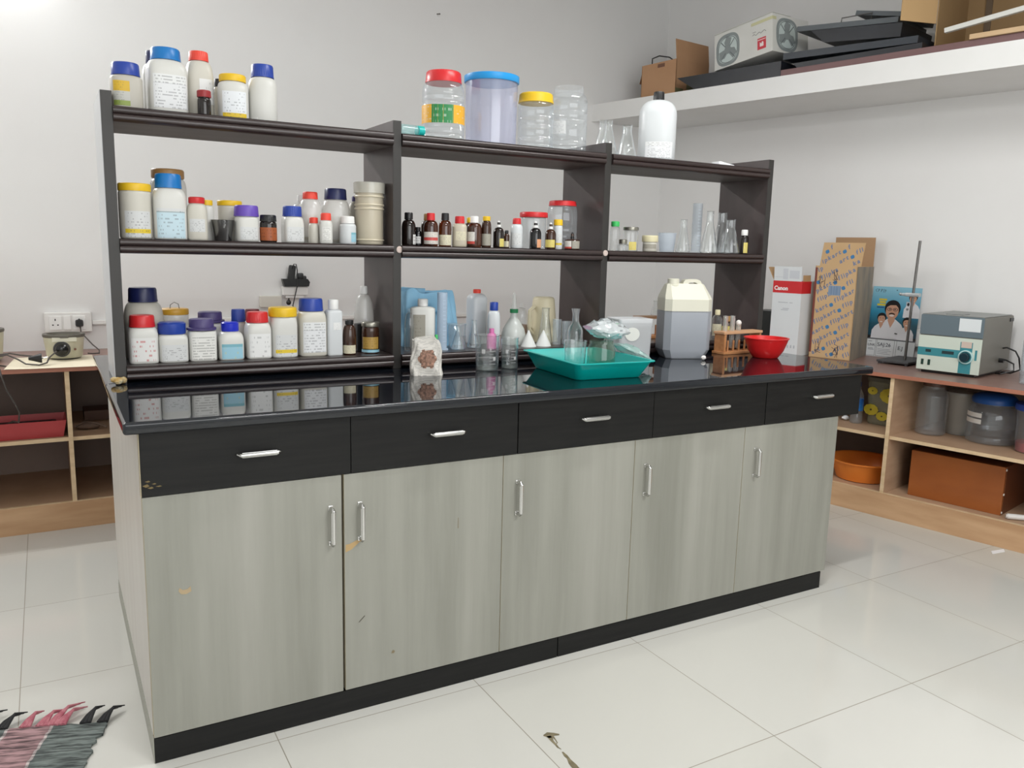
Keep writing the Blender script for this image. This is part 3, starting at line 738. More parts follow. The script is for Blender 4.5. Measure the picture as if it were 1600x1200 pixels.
# wall calendar leaning on the wall
def calendar():
    t = thing('wall_calendar', 'blue picture calendar of men in white shirts leaning on the wall', 'calendar', RW(1.757, .062, .7355), WANG)
    L = RX(-.085)                             # leans back to the wall
    W, H = .137, .405
    base = MB(); base.box(-W, W, 0, .002, 0, H, M=L)
    base.build('card', white_card, t)
    def flat(m, pts, k, mat): m.prism(pts, k*.00025, k*.00025+.0002, mat, M=L @ RX(PI/2))
    m = MB()
    # picture ground: three blue bands
    mm, nt, out = new_mat('calendar_blue'); tc = nd(nt, 'ShaderNodeTexCoord'); sp = nd(nt, 'ShaderNodeSeparateXYZ'); nt.links.new(tc.outputs['Object'], sp.inputs[0])
    mr = nd(nt, 'ShaderNodeMapRange'); mr.inputs['From Min'].default_value = .1; mr.inputs['From Max'].default_value = .4; nt.links.new(sp.outputs[2], mr.inputs[0])
    rp = nd(nt, 'ShaderNodeValToRGB'); e = rp.color_ramp.elements; e[0].position = 0; e[0].color = (*lin((34, 66, 82)), 1); e[1].position = 1; e[1].color = (*lin((150, 205, 226)), 1)
    for ps, c in ((.3, (44, 92, 110)), (.55, (58, 146, 180))): x = e.new(ps); x.color = (*lin(c), 1)
    nt.links.new(mr.outputs[0], rp.inputs[0]); b = nd(nt, 'ShaderNodeBsdfPrincipled'); b.inputs['Roughness'].default_value = .35
    nt.links.new(rp.outputs[0], b.inputs['Base Color']); nt.links.new(b.outputs[0], out.inputs[0])
    flat(m, [(-W, .104), (W, .104), (W, H), (-W, H)], 1, mm)
    hair = pm('print_hair', (24, 22, 24), .5); skin = pm('print_skin', (205, 158, 132), .5); shirt = pm('print_shirt', (226, 226, 230), .5); shade = pm('print_shade', (196, 200, 208), .5); dk = pm('print_dark', (44, 40, 42), .5)
    def oval(cx, cy, rx, ry, n=24, a0=0, a1=2*PI): return [(cx+rx*math.cos(a0+(a1-a0)*i/n), cy+ry*math.sin(a0+(a1-a0)*i/n)) for i in range(n+(0 if a1-a0 > 6.2 else 1))]
    def man(cx, cy, s, k, specs=False, tash=False, sh=True):
        if sh: flat(m, [(cx-1.9*s, max(.106, cy-4.6*s)), (cx+1.9*s, max(.106, cy-4.6*s)), (cx+1.8*s, cy-2.6*s), (cx+1.3*s, cy-1.7*s), (cx+.5*s, cy-1.1*s), (cx-.5*s, cy-1.1*s), (cx-1.3*s, cy-1.7*s), (cx-1.85*s, cy-2.6*s)], k, shirt)
        flat(m, [(cx-.42*s, cy-.4*s), (cx-.42*s, cy-1.3*s), (cx, cy-2.2*s), (cx+.42*s, cy-1.3*s), (cx+.42*s, cy-.4*s)], k+1, skin)
        flat(m, oval(cx, cy+.25*s, .98*s, 1.02*s), k+2, hair)
        flat(m, oval(cx, cy-.12*s, .78*s, 1.02*s), k+3, skin)
        flat(m, [(cx-.72*s, cy+.35*s), (cx-.3*s, cy+.62*s), (cx+.4*s, cy+.66*s), (cx+.74*s, cy+.3*s), (cx+.6*s, cy+1.1*s), (cx-.6*s, cy+1.1*s)][::1], k+4, hair)
        flat(m, oval(cx, cy-.66*s, .3*s, .13*s, 12), k+4, pm('print_smile', (235, 222, 216), .5))
        for q in (-1, 1): flat(m, oval(cx+q*.32*s, cy+.12*s, .13*s, .06*s, 10), k+4, dk)
        if tash: flat(m, [(cx-.42*s, cy-.56*s), (cx-.3*s, cy-.38*s), (cx, cy-.3*s), (cx+.3*s, cy-.38*s), (cx+.42*s, cy-.56*s), (cx, cy-.46*s)], k+5, hair)
        if specs:
            for q in (-1, 1):
                o_ = oval(cx+q*.36*s, cy+.1*s, .3*s, .2*s, 16); i_ = oval(cx+q*.36*s, cy+.1*s, .24*s, .14*s, 16)
                for i in range(16): flat(m, [o_[i], o_[(i+1) % 16], i_[(i+1) % 16], i_[i]], k+5, dk)
    man(-.012, .272, .046, 3, True, True)
    flat(m, [(-W, .106), (W, .106), (W, .122), (-W, .122)], 2, dk)
    man(-.066, .221, .0265, 11); man(.078, .207, .0245, 11)
    flat(m, [(-.07, .112), (.035, .112), (.035, .13), (-.07, .13)], 16, shirt)
    flat(m, [(.018, .14), (.034, .138), (.034, .142), (.018, .145)], 16, dk)
    man(.095, .345, .024, 3); flat(m, [(.06, .27), (.105, .27), (.105, .325), (.06, .325)], 2, shade)
    for x, z in ((.07, .283), (.09, .283), (.072, .31), (.092, .31)): flat(m, oval(x, z, .007, .01, 12), 3, dk)
    yel = pm('print_yellow', (216, 196, 60), .5)
    for a, bb, z in ((-.095, -.05, .325), (-.09, -.055, .31), (-.103, -.055, .295)): flat(m, [(a, z), (bb, z), (bb, z+.011), (a, z+.011)], 3, yel)
    flat(m, [(-.103, .282), (-.06, .282), (-.06, .289), (-.103, .289)], 3, pm('print_blue', (30, 84, 140), .5))
    flat(m, oval(0.0, H-.018, .003, .003, 10), 3, dk)
    m.build('printed_picture', None, t)
    m = MB()
    for a, bb in ((-W, -.082), (-.076, .025), (.036, .092)):
        for (x0, x1, z0, z1) in ((a, bb, .004, .0055), (a, bb, .1005, .102), (a, a+.0015, .004, .102), (bb-.0015, bb, .004, .102)): flat(m, [(x0, z0), (x1, z0), (x1, z1), (x0, z1)], 3, None)
    flat(m, [(-W, .1), (W, .1), (W, .106), (-W, .106)], 3, None)
    m.build('panel_border', pm('border_grey', (96, 100, 104), .5), t)
    m = MB()
    for z, L_ in ((.045, .07), (.036, .08), (.027, .06), (.018, .075)): flat(m, [(-.068, z), (-.068+L_, z), (-.068+L_, z+.002), (-.068, z+.002)], 3, None)
    for z, L_ in ((.045, .03), (.038, .035), (.085, .02)): flat(m, [(-.125, z), (-.125+L_, z), (-.125+L_, z+.003), (-.125, z+.003)], 3, None)
    m.build('small_print', grey_print, t)
    ink = pm('dark_print', (58, 60, 74), .5)
    lettering('lettering', 'LINK', .02, ink, t, L @ T(-.128, -.0012, .06) @ FRONT)
    lettering('lettering', 'SAJ:26', .03, ink, t, L @ T(-.072, -.0012, .062) @ FRONT)
    lettering('lettering', 'E.J', .03, ink, t, L @ T(.045, -.0012, .05) @ FRONT)
    m = MB(); z = H-.032
    for q in ([(-.115, .0), (-.122, .012), (-.11, .018)], [(-.108, .0), (-.104, .018), (-.098, .014), (-.106, .008)], [(-.09, 0), (-.088, .018), (-.082, .014), (-.088, .008)], [(-.076, -.002), (-.074, .018)], [(-.068, -.002), (-.066, .016), (-.062, .006)]):
        m.tube([(a, 0, b_) for a, b_ in q], .0011, 5)
    m.bm.transform(L @ T(0, -.0012, z)); m.build('pen_writing', ink, t)
calendar()

# retort stand
rs = rthing('retort_stand', 'grey metal retort stand with a tall rod in front of the calendar', 'stand', 1.905, .21, .7355)
steel = pm('stand_steel', (120, 118, 116), .35, .8)
m = MB(); m.box(-.085, .085, -.15, .13, .008, .022, .004)
for a in (-.07, .07):
    for b in (-.135, .115): m.lathe([(0, 0), (.01, 0), (.01, .009), (0, .009)], 12, M=T(a, b, 0))
m.build('base_plate', pm('stand_base', (66, 66, 68), .5), rs)
m = MB(); m.tube([(.03, -.06, .02), (.036, -.06, .30), (.046, -.06, .66)], .0068, 14); m.build('rod', steel, rs)
m = MB(); m.box(.0, .075, -.075, -.045, .365, .385, .004); m.box(-.02, .02, -.07, -.05, .368, .382, .003); m.ball((-.028, -.06, .376), .008, .008, .008); m.build('boss_clamp', pm('pale_metal', (196, 200, 202), .3, .7), rs)

# bench centrifuge
ce = rthing('centrifuge', 'grey and cream bench centrifuge with a teal control strip and round knob', 'centrifuge', 2.232, .495, .7355)
gmet = pm('warm_grey_metal', (120, 118, 110), .42); lidc = pm('slate_lid', (104, 118, 126), .35); crm = pm('pale_mint', (206, 216, 204), .4); teal = pm('teal_strip', (62, 138, 148), .4)
w, dd, h = .146, .42, .292
m = MB(); m.box(-w, w, 0.003, dd, .014, h, .006); m.build('housing', gmet, ce)
m = MB(); m.box(-w-.001, w+.001, -.002, .006, .192, h, .004); m.build('lid_front', lidc, ce)
m = MB(); m.box(-w+.004, w-.004, .0, dd*.95, h, h+.004, .002); m.box(-.05, .03, .05, .14, h+.004, h+.007, .001); m.build('lid_top', pm('grey_lid', (134, 136, 134), .4), ce)
m = MB(); m.box(-w-.001, w+.001, -.004, .004, .014, .188, .003); m.build('front_panel', crm, ce)
m = MB(); m.box(-w, .052, -.0046, -.003, .088, .128, 0); m.box(.052, .108, -.0046, -.003, .016, .17, 0); m.box(.121, .131, -.0046, -.003, .085, .135); m.build('teal_panel', teal, ce)
m = MB(); m.box(.056, .104, -.005, -.004, .142, .172); m.build('pink_label', pm('pale_pink', (206, 188, 176), .5), ce)
m = MB(); m.box(.036, w-.012, -.0028, -.002, .222, .284, 0); m.build('white_sticker', pm('sticker_white', (224, 230, 232), .5), ce)
m = MB(); m.lathe([(.03, -.001), (.034, 0), (.034, .007), (.028, .008), (.028, 0)], 36, M=T(.082, -.0045, .098) @ RX(PI/2)); m.build('dial_ring', pm('pale_aqua', (178, 214, 214), .35), ce)
m = MB(); m.loft([(0, .0225, 2), (.018, .022, 2), (.022, .019, 2)], 40, ribs=1, rib=.0008, M=T(.079, -.0045, .097) @ RX(PI/2)); m.build('control_knob', pm('dark_teal_knob', (26, 52, 62), .3), ce)
m = MB(); m.box(-.108, -.082, -.0052, -.0044, .105, .119); m.box(-.03, .026, -.0052, -.0044, .103, .118); m.build('display_window', pm('display_dark', (48, 64, 68), .25), ce)
for x in (-.118, -.086):
    m = MB(); m.box(x-.006, x+.006, -.008, -.003, .04, .068, .0015); m.build('rocker_switch', pm('dark_green_switch', (30, 60, 52), .4), ce)
m = MB(); m.box(-w+.02, w-.02, .01, dd-.02, 0, .014, .003); m.build('foot_plinth', dark_p, ce)
m = MB(); m.box(w, w+.004, dd-.06, dd-.01, h-.03, h-.012, .001); m.build('hinge', dark_p, ce)
m = MB(); m.tube([(w+.001, .3, .13), (w+.02, .3, .135), (w+.06, .3, .12), (w+.085, .28, .09)], .004, 8)
m.tube([(w+.001, .27, .07), (w+.03, .27, .075), (w+.07, .26, .06), (w+.08, .24, .03), (w+.03, .22, .008), (w-.0, .24, .006)], .004, 8); m.tube([(w+.085, .28, .09), (w+.09, .3, .03), (w+.05, .3, .008), (w-.0, .3, .008)], .004, 8); m.build('power_cord', dark_p, ce)
m = MB(); m.loft([(0, .011, 3), (.022, .011, 3)], 16, M=T(w, .27, .07) @ RY(PI/2)); m.build('cord_plug', dark_p, ce)
m = MB(); m.box(-.028, -.001, 0, .02, .085, .175, .002); m.bm.free()
s_, z_ = 1.8962, 0.8619
so2 = rthing('socket_outlet', 'white socket box on the right-hand wall between calendar and centrifuge', 'socket', s_+.045, .0, z_)
m = MB(); m.box(-.065, .065, -.036, -.001, -.05, .05, .005); m.build('back_box', wp, so2)
m = MB(); m.box(-.05, -.005, -.039, -.035, -.036, .036, .0015); m.box(.005, .05, -.039, -.035, -.036, .036, .0015); m.build('switch', wp2, so2)
s_, z_ = 1.5841, 0.8517
m = MB(); m.tube([(-.25, -.006, .004), (0, -.006, 0), (.3, -.006, -.006)], .0045, 8); o = m.build('mains_cable', dark_p); o.location = RW(s_, 0, z_); o.rotation_euler = (0, 0, WANG); tag(o, 'dark cable clipped along the right-hand wall behind carton and calendar', 'cord')

# clear plastic canister at the right edge of the photo
cc = rthing('clear_canister', 'clear plastic canister cut off by the right edge, beside the centrifuge', 'container', 2.635, .42, .7355)
m = MB(); m.loft([(0, .083, 5), (.004, .088, 5), (.02, .09, 5), (.26, .09, 5), (.28, .08, 4), (.28, .077, 4), (.26, .087, 5), (.01, .086, 5)], 40); m.build('canister_body', clear('pet_clear', (.93, .95, .96), .05, .5, .10), cc)
m = MB(); m.loft([(.281, .082, 4), (.305, .082, 4), (.308, .078, 4)], 40); m.build('lid', pm('lid_white', (232, 232, 230), .4), cc)

# ---- under the right-hand counter
pet = clear('pet_clear'); frost = clear('frosted', (.86, .84, .80), .05, .3, .38, (200, 198, 192), .25)
wbt = rthing('water_bottle', 'small clear water bottle with a blue label, half behind the bench corner', 'bottle', 1.812, .52, .4205, 0)
m = MB(); m.loft([(0, .026, 2), (.006, .031, 2), (.05, .031, 2), (.055, .029, 2), (.06, .031, 2), (.15, .031, 2), (.19, .013, 2), (.205, .012, 2)], 28); m.build('bottle_body', pet, wbt)
m = MB(); m.patch(.07, .135, .0315, 2, -180, 0, None); m.patch(.07, .135, .0315, 2, 0, 180, None); m.build('label', pm('sky_label', (40, 134, 204), .35, rgb2=(26, 70, 150), scale=18), wbt)
m = MB(); m.loft([(.2, .0145, 2), (.222, .0145, 2), (.224, .012, 2)], 40, ribs=1, rib=.0006); m.build('cap', pm('navy_cap', (28, 36, 92), .35), wbt)
can = rthing('storage_canister', 'translucent square canister printed with yellow flowers', 'container', 1.935, .40, .4205)
olive = clear('olive_translucent', (.80, .80, .72), .05, .3, .42, (176, 174, 150), .25)
m = MB(); m.loft([(0, .085, 6), (.01, .092, 6), (.235, .1, 6), (.235, .097, 6), (.012, .089, 6)], 48, asp=.9); m.build('canister_body', olive, can)
m = MB(); m.loft([(.232, .103, 6), (.252, .103, 6), (.256, .098, 6)], 48, asp=.9); m.build('lid', pm('olive_lid', (112, 110, 96), .5), can)
m = MB(); yl = pm('flower_yellow', (206, 186, 50), .5); yc = pm('flower_core', (92, 76, 20), .5)
for x, z, r in ((-.06, .182, .026), (.03, .165, .05), (-.06, .08, .038), (.0, .052, .03), (.07, .07, .035)):
    pts = [(x+r*(1+.03*math.cos(11*a))*math.cos(a), z+r*.78*(1+.03*math.cos(11*a))*math.sin(a)) for a in [2*PI*i/54 for i in range(54)]]
    m.prism(pts, .0905, .0915, yl, M=RX(PI/2)); m.prism([(x+r*.16*math.cos(2*PI*i/12), z+r*.14*math.sin(2*PI*i/12)) for i in range(12)], .0916, .0922, yc, M=RX(PI/2))
m.build('flower_print', None, can)
m = MB(); m.ball((0, 0, .0155), .02, .016, .012, jit=.18); o = m.build('crumpled_tissue', pm('white_paper', (240, 241, 244), .7)); o.location = RW(1.745, .5, .4205); tag(o, 'crumpled white tissue on the shelf in front of the flowered canister', 'tissue')
pj = rthing('crinkled_jar', 'tall ridged clear plastic jar with a brown lid right of the divider', 'jar', 2.172, .46, .4205)
secs = [(0, .062, 2), (.006, .070, 2)]
for i in range(10): secs += [(.015+i*.02, .072, 2), (.025+i*.02, .069, 2)]
secs += [(.225, .06, 2), (.235, .05, 2), (.255, .05, 2)]
m = MB(); m.loft(secs, 44, ribs=1, rib=.0016); m.build('jar_body', pet, pj)
m = MB(); m.loft([(.248, .053, 2), (.278, .053, 2), (.281, .05, 2)], 48, ribs=1, rib=.0006); m.build('lid', pm('brown_lid', (92, 66, 56), .5), pj)
fj = rthing('frosted_tub', 'frosted plastic tub between the ridged jar and the blue-lidded jar', 'container', 2.262, .33, .4205)
m = MB(); m.loft([(0, .062, 2), (.005, .066, 2), (.195, .07, 2), (.2, .0735, 2), (.208, .0735, 2), (.208, .069, 2), (.19, .067, 2), (.01, .062, 2)], 44); m.build('tub_body', frost, fj)
m = MB(); m.loft([(.207, .074, 2), (.216, .074, 2), (.218, .07, 2)], 44); m.build('lid', frost, fj)
bj = rthing('storage_jar', 'big clear jar with a domed blue lid and two strips of white tape', 'jar', 2.435, .40, .4205)
m = MB(); m.loft([(0, .1, 2), (.006, .11, 2), (.03, .112, 2), (.035, .11, 2), (.04, .112, 2), (.13, .112, 2), (.17, .102, 2), (.19, .086, 2), (.205, .086, 2)], 48); m.build('jar_body', pet, bj)
m = MB(); m.loft([(.195, .098, 2), (.215, .1, 2), (.228, .092, 2), (.24, .07, 2), (.246, .03, 2), (.247, .002, 2)], 48); m.build('lid', pm('royal_lid', (30, 80, 150), .4), bj)
for z in (.098, .128):
    m = MB(); m.patch(z, z+.022, .112, 2, -152, -98, off=.001); m.build('tape_strip', pm('white_tape', (226, 222, 216), .6), bj)
rj = rthing('storage_jar', 'clear tub with a flat blue lid and red contents at the right edge', 'jar', 2.652, .47, .4205)
m = MB(); m.loft([(0, .082, 2), (.005, .088, 2), (.195, .096, 2), (.205, .096, 2)], 44); m.build('jar_body', clear('pet_haze', (.9, .9, .9), .05, .45, .12), rj)
m = MB(); m.loft([(.004, .084, 2), (.045, .086, 2), (.05, .06, 2), (.052, .01, 2)], 40); m.build('contents', pm('red_fill', (176, 60, 66), .6, rgb2=(150, 44, 52), scale=30), rj)
m = MB(); m.loft([(.198, .102, 2), (.206, .104, 2), (.226, .102, 2), (.229, .096, 2)], 44); m.build('lid', pm('blue_lid', (40, 76, 170), .4), rj)
ba = rthing('wash_basin', 'orange plastic basin on the floor shelf under the right-hand counter', 'basin', 1.862, .49, .1205)
m = MB(); m.loft([(0, .12, 2), (.004, .132, 2), (.098, .166, 2), (.102, .178, 2), (.109, .18, 2), (.109, .169, 2), (.104, .162, 2), (.008, .127, 2)], 60); m.build('basin_body', pm('orange_plastic', (236, 138, 56), .38, rgb2=(230, 130, 48), scale=6), ba)
wx = rthing('wooden_box', 'brown varnished wooden box on the floor shelf under the right-hand counter', 'box', 2.366, .61, .1205)
m = MB(); m.box(-.213, .213, 0, .018, 0, .232, .0015); m.build('front_panel', pm('varnished_ply', (160, 92, 44), .35, rgb2=(140, 76, 34), scale=2.2, stretch=(1.2, 1, 3)), wx)
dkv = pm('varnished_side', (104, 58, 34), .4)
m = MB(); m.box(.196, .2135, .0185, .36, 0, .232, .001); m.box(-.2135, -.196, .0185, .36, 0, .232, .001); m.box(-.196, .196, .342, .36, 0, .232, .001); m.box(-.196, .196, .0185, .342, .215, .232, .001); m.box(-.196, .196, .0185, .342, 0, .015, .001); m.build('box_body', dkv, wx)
m = MB()
for z in (.012, .1, .218): m.lathe([(0, .003), (.005, .003), (.006, 0)], 12, M=T(.2135, .01, z) @ RY(PI/2))
m.build('screws', pm('white_screw', (220, 218, 210), .4), wx)
m = MB(); m.tube([(0, 0, 0), (.25, .16, 0)], .013, 18); m.tube([(.0, .0, 0), (-.004, -.0026, 0)], .0095, 18)
o = m.build('plastic_pipe', pm('pipe_white', (222, 220, 216), .35)); o.location = RW(2.615, .64, .1345); o.rotation_euler = (0, 0, WANG); tag(o, 'white plastic pipe lying in front of the brown wooden box', 'pipe')

# ---- on the high ledge
Z0 = SH_T+.0005
lb = rthing('shelf_board', 'purple-brown board lying along the high ledge', 'board', 1.245, .585, Z0)
m = MB(); m.box(0, 2.4, 0, .4, 0, .034, .002); m.build('board', pm('purple_brown', (122, 92, 92), .5, rgb2=(114, 84, 84), scale=5, stretch=(.4, 3, 3)), lb)
kraft2 = pm('kraft_box', (190, 148, 112), .78, rgb2=(178, 136, 100), scale=3)
k1 = rthing('cardboard_box', 'open brown cardboard box at the left end of the high ledge', 'box', .475, .505, Z0, -.10)
m = MB(); w, h, k = .30, .222, .004
for a in ((-w, 0, 0, k, 0, h), (-w, 0, w-k, w, 0, h), (-w, -w+k, 0, w, 0, h), (-k, 0, 0, w, 0, h), (-w, 0, 0, w, 0, k)): m.box(*a)
m.build('box_body', kraft2, k1)
m = MB(); m.box(-k, 0, 0.0, .30, 0, .12, M=T(0, 0, h) @ RY(-.12)); m.build('top_flap', kraft2, k1)
m = MB(); m.box(-k, 0, 0.02, .25, -.11, 0, M=T(-w, 0, h) @ RY(.32)); m.build('side_flap', pm('kraft_dark', (140, 104, 78), .8), k1)
m = MB(); m.box(.0002, .0008, .10, .28, .05, .10); m.box(.0002, .0008, .0, .07, .02, .05); m.build('green_tape', pm('olive_tape', (112, 110, 76), .6), k1)
m = MB(); m.box(-.16, -.10, -.001, 0, .19, .212); m.build('printed_mark', pm('brown_print', (120, 84, 66), .7), k1)
m = MB(); m.tube([(-.27, .1, h-.02), (-.29, .08, h+.02), (-.27, .06, h+.05), (-.2, .05, h+.055), (-.12, .06, h+.035), (-.06, .08, h-.01)], .004, 8); o = m.build('cable_loop', dark_p)
o.parent = None; o.location = k1.location; o.rotation_euler = k1.rotation_euler; tag(o, 'loop of thin black cable poking out of the open cardboard box', 'cable')
# fan box, tilted
fb = thing('fan_carton', 'white carton with a pictured grey fan, tilted on black panels on the ledge', 'box', RW(.765, .515, 2.372), WANG)
fb.rotation_euler = (Matrix.Rotation(WANG-.17, 4, 'Z') @ RY(-.095)).to_euler()
w, h, dd = .43, .205, .3
m = MB(); m.box(0, w, 0, dd, 0, h, .003); m.build('box_body', pm('fan_white', (222, 222, 218), .5, rgb2=(212, 212, 206), scale=3), fb)
m = MB(); m.box(0, w+.002, -.004, dd*.5, 0, .003, M=T(0, 0, h) @ RX(.0)); m.build('top_flap', MATS['fan_white'], fb)
fg = pm('fan_grey', (138, 146, 146), .5); fd = pm('fan_dark', (104, 112, 114), .5); fl = pm('fan_pale', (196, 208, 206), .5)
def fan(m, M, s):
    def ring(r0, r1, k, mat, n=40, ex=2.6):
        def P(r): return [(r*math.copysign(abs(math.cos(2*PI*i/n))**(2/ex), math.cos(2*PI*i/n)), r*math.copysign(abs(math.sin(2*PI*i/n))**(2/ex), math.sin(2*PI*i/n))) for i in range(n)]
        o_, i_ = P(r1), P(r0)
        for i in range(n): m.prism([o_[i], o_[(i+1) % n], i_[(i+1) % n], i_[i]], k*.0003, k*.0003+.0003, mat, M=M)
    m.prism([(s*math.cos(2*PI*i/40), s*math.sin(2*PI*i/40)) for i in range(40)], .0001, .0003, fl, M=M)
    ring(s*.84, s*1.02, 1, fg, ex=2.8); ring(s*.8, s*.84, 1, fd, ex=2.3)
    for a in (PI/2, PI/2+2*PI/3, PI/2+4*PI/3):
        pts = [(.16, -.16), (.7, -.34), (.84, .1), (.5, .3), (.16, .18)]
        m.prism([(s*(x*math.cos(a)-y*math.sin(a)), s*(x*math.sin(a)+y*math.cos(a))) for x, y in pts], .0003, .0006, fg, M=M)
    for a in (PI/4, 3*PI/4, 5*PI/4, 7*PI/4):
        m.prism([(s*(x*math.cos(a)-y*math.sin(a)), s*(x*math.sin(a)+y*math.cos(a))) for x, y in ((.1, -.03), (.82, -.03), (.82, .03), (.1, .03))], .0006, .0009, fd, M=M)
    m.prism([(s*.28*math.cos(2*PI*i/24), s*.28*math.sin(2*PI*i/24)) for i in range(24)], .0009, .0012, fg, M=M)
m = MB(); fan(m, T(.105, -.0001, .097) @ RX(PI/2), .088); m.build('fan_print', None, fb)
m = MB(); fan(m, T(w+.0001, .12, .1) @ RZ(PI/2) @ RX(PI/2), .088); m.build('fan_print', None, fb)
m = MB(); m.box(.325, .385, -.0006, 0, .03, .092); m.build('red_square', pm('red_logo', (204, 62, 74), .5), fb)
m = MB(); m.box(.327, .383, -.001, -.0005, .08, .0835); m.prism([(.342, .045), (.368, .045), (.368, .065), (.36, .072), (.352, .06), (.342, .07)], .0006, .0011, M=RX(PI/2)); m.build('logo_mark', pm('logo_white', (240, 226, 224), .5), fb)
m = MB()
m.tube([(.29+.012*i, -.0008, .118+.006*math.sin(i*2.1)+i*.0008) for i in range(9)], .0011, 5); m.tube([(.29+.006*i, -.0008, .134+.002*math.sin(i*2.6)) for i in range(5)], .0009, 5); m.build('script_print', pm('print_grey', (110, 108, 108), .6), fb)
m = MB(); m.box(.28, w+.0012, -.001, .03, h-.034, h-.018, 0); m.build('yellow_tape', pm('yellowed_tape', (204, 202, 160), .5), fb)
# black panels under and beside the fan box
blk = pm('panel_black', (26, 28, 33), .35, rgb2=(34, 37, 44), scale=5); slate = pm('panel_slate', (86, 92, 96), .4)
def slab(name, label, s, d, z, L, D, H, tilt, yaw=0., mat=None, skew=0., grp='flat panels stacked on the high ledge', roll=0.):
    t = thing(name, label, 'panel', RW(s, d, z), WANG, grp)
    t.rotation_euler = (Matrix.Rotation(WANG+yaw, 4, 'Z') @ RY(tilt) @ RX(roll)).to_euler()
    m = MB(); m.prism([(0, H), (skew, 0), (L, 0), (L, H)], 0, -D, M=RX(PI/2)); m.build('panel_shell', mat or blk, t)
    m = MB(); m.box(.012, L-.012, .012, D-.012, H, H+.0015); m.build('panel_face', pm('panel_face', (58, 62, 68), .25), t)
    return t
slab('flat_panel', 'flat black panel lying under the tilted fan carton', .535, .57, 2.2695, .70, .38, .085, 0.0, skew=.14)
slab('flat_panel', 'thick black panel lowest of the stack right of the fan carton', 1.30, .56, 2.3035, .68, .38, .030, 0.0, skew=.03)
slab('flat_panel', 'slate-edged black panel second from the bottom of the stack', 1.235, .555, 2.362, .72, .36, .034, .035, mat=pm('panel_navy', (44, 50, 58), .35))
slab('flat_panel', 'black wedge-ended panel in the middle of the stack', 1.375, .545, 2.426, .49, .36, .066, .09, skew=.09)
t = slab('flat_panel', 'long grey panel with a wire handle lying across the stack', 1.29, .53, 2.504, .55, .34, .026, .085, mat=slate)
m = MB(); m.tube([(.24, .02, .026), (.24, .02, .05), (.40, .02, .062), (.40, .02, .026)], .003, 8); m.build('wire_handle', pm('wire_grey', (90, 88, 86), .4, .6), t)
slab('flat_panel', 'short grey panel sloping down on top of the stack', 1.60, .50, 2.539, .28, .30, .022, .20, mat=slate)
# big open carton
k5 = rthing('cardboard_box', 'large torn brown carton lying open on its side at the right of the ledge', 'box', 2.0, .47, Z0+.038, .05)
kb = pm('kraft_olive', (168, 140, 100), .8, rgb2=(158, 130, 92), scale=2.5)
m = MB(); L, D, H = .75, .42, .42
m.box(0, L, D-.005, D, 0, H); m.box(0, L, 0, D, 0, .005); m.box(0, L, 0, D, H-.005, H); m.box(0, .005, 0, D, 0, H); m.box(L-.005, L, 0, D, 0, H); m.build('box_body', kb, k5)
m = MB(); m.box(-.005, 0, -.20, -.002, .125, H, M=RZ(-.55)); m.build('side_flap', pm('kraft_light', (196, 162, 116), .8), k5)
m = MB(); m.box(.06, L, -.045, 0, 0.001, .006, M=RX(-.12)); m.build('bottom_flap', pm('kraft_light', (196, 162, 116), .8), k5)
m = MB(); m.box(.09, .12, D-.012, D-.005, .06, H-.01); m.build('paper_tape', pm('tape_dark', (112, 96, 78), .7), k5)
m = MB(); m.box(0, .46, -.012, .012, -.011, .011, .002, M=RY(-.118)); o = m.build('plastic_duct', pm('duct_white', (214, 214, 208), .4)); o.location = RW(2.09, .585, 2.362); o.rotation_euler = (0, 0, WANG); tag(o, 'white square plastic duct lying across the open carton on the ledge', 'duct')
m = MB(); m.box(0, .6, 0, .08, 0, .022, .001); o = m.build('wooden_plank', pm('pale_wood', (206, 176, 138), .6, rgb2=(196, 164, 124), scale=4, stretch=(.5, 4, 4))); o.location = RW(2.206, .60, Z0+.0345); o.rotation_euler = (0, 0, WANG); tag(o, 'pale wooden plank lying on the purple-brown board', 'plank')

# ------------------------------------------------------------------ bottles and jars on the rack
def facing(x, y): return math.atan2(-.166-x, 2.05+y)
BODY = dict(
    white=pm('hdpe_white', (212, 212, 207), .36), cool=pm('hdpe_cool', (208, 212, 214), .36), natural=pm('hdpe_natural', (204, 201, 190), .42),
    grey=pm('hdpe_grey', (186, 182, 172), .4), haze=clear('haze_plastic', (.92, .92, .90), .05, .35, .5, (234, 233, 230), .25), milky=pm('milky_plastic', (206, 209, 212), .4),
    pet=clear('pet_clear'), glass=clear('lab_glass', (.985, .993, .99), .05, .9, .02, (225, 232, 232), .02, 2.2),
    amber=clear('amber_glass', (.50, .22, .07), .06, .45, .45, (70, 34, 16), .06), dark=pm('dark_amber', (24, 15, 12), .1, spec=.6), brown=pm('brown_glass', (58, 34, 22), .12, spec=.6),
    black=pm('black_glass', (14, 14, 16), .1, spec=.6), cream=clear('cream_plastic_body', (.82, .8, .72), .04, .3, .8, (212, 203, 182), .3),
    steel=pm('steel', (150, 150, 150), .22, .95))
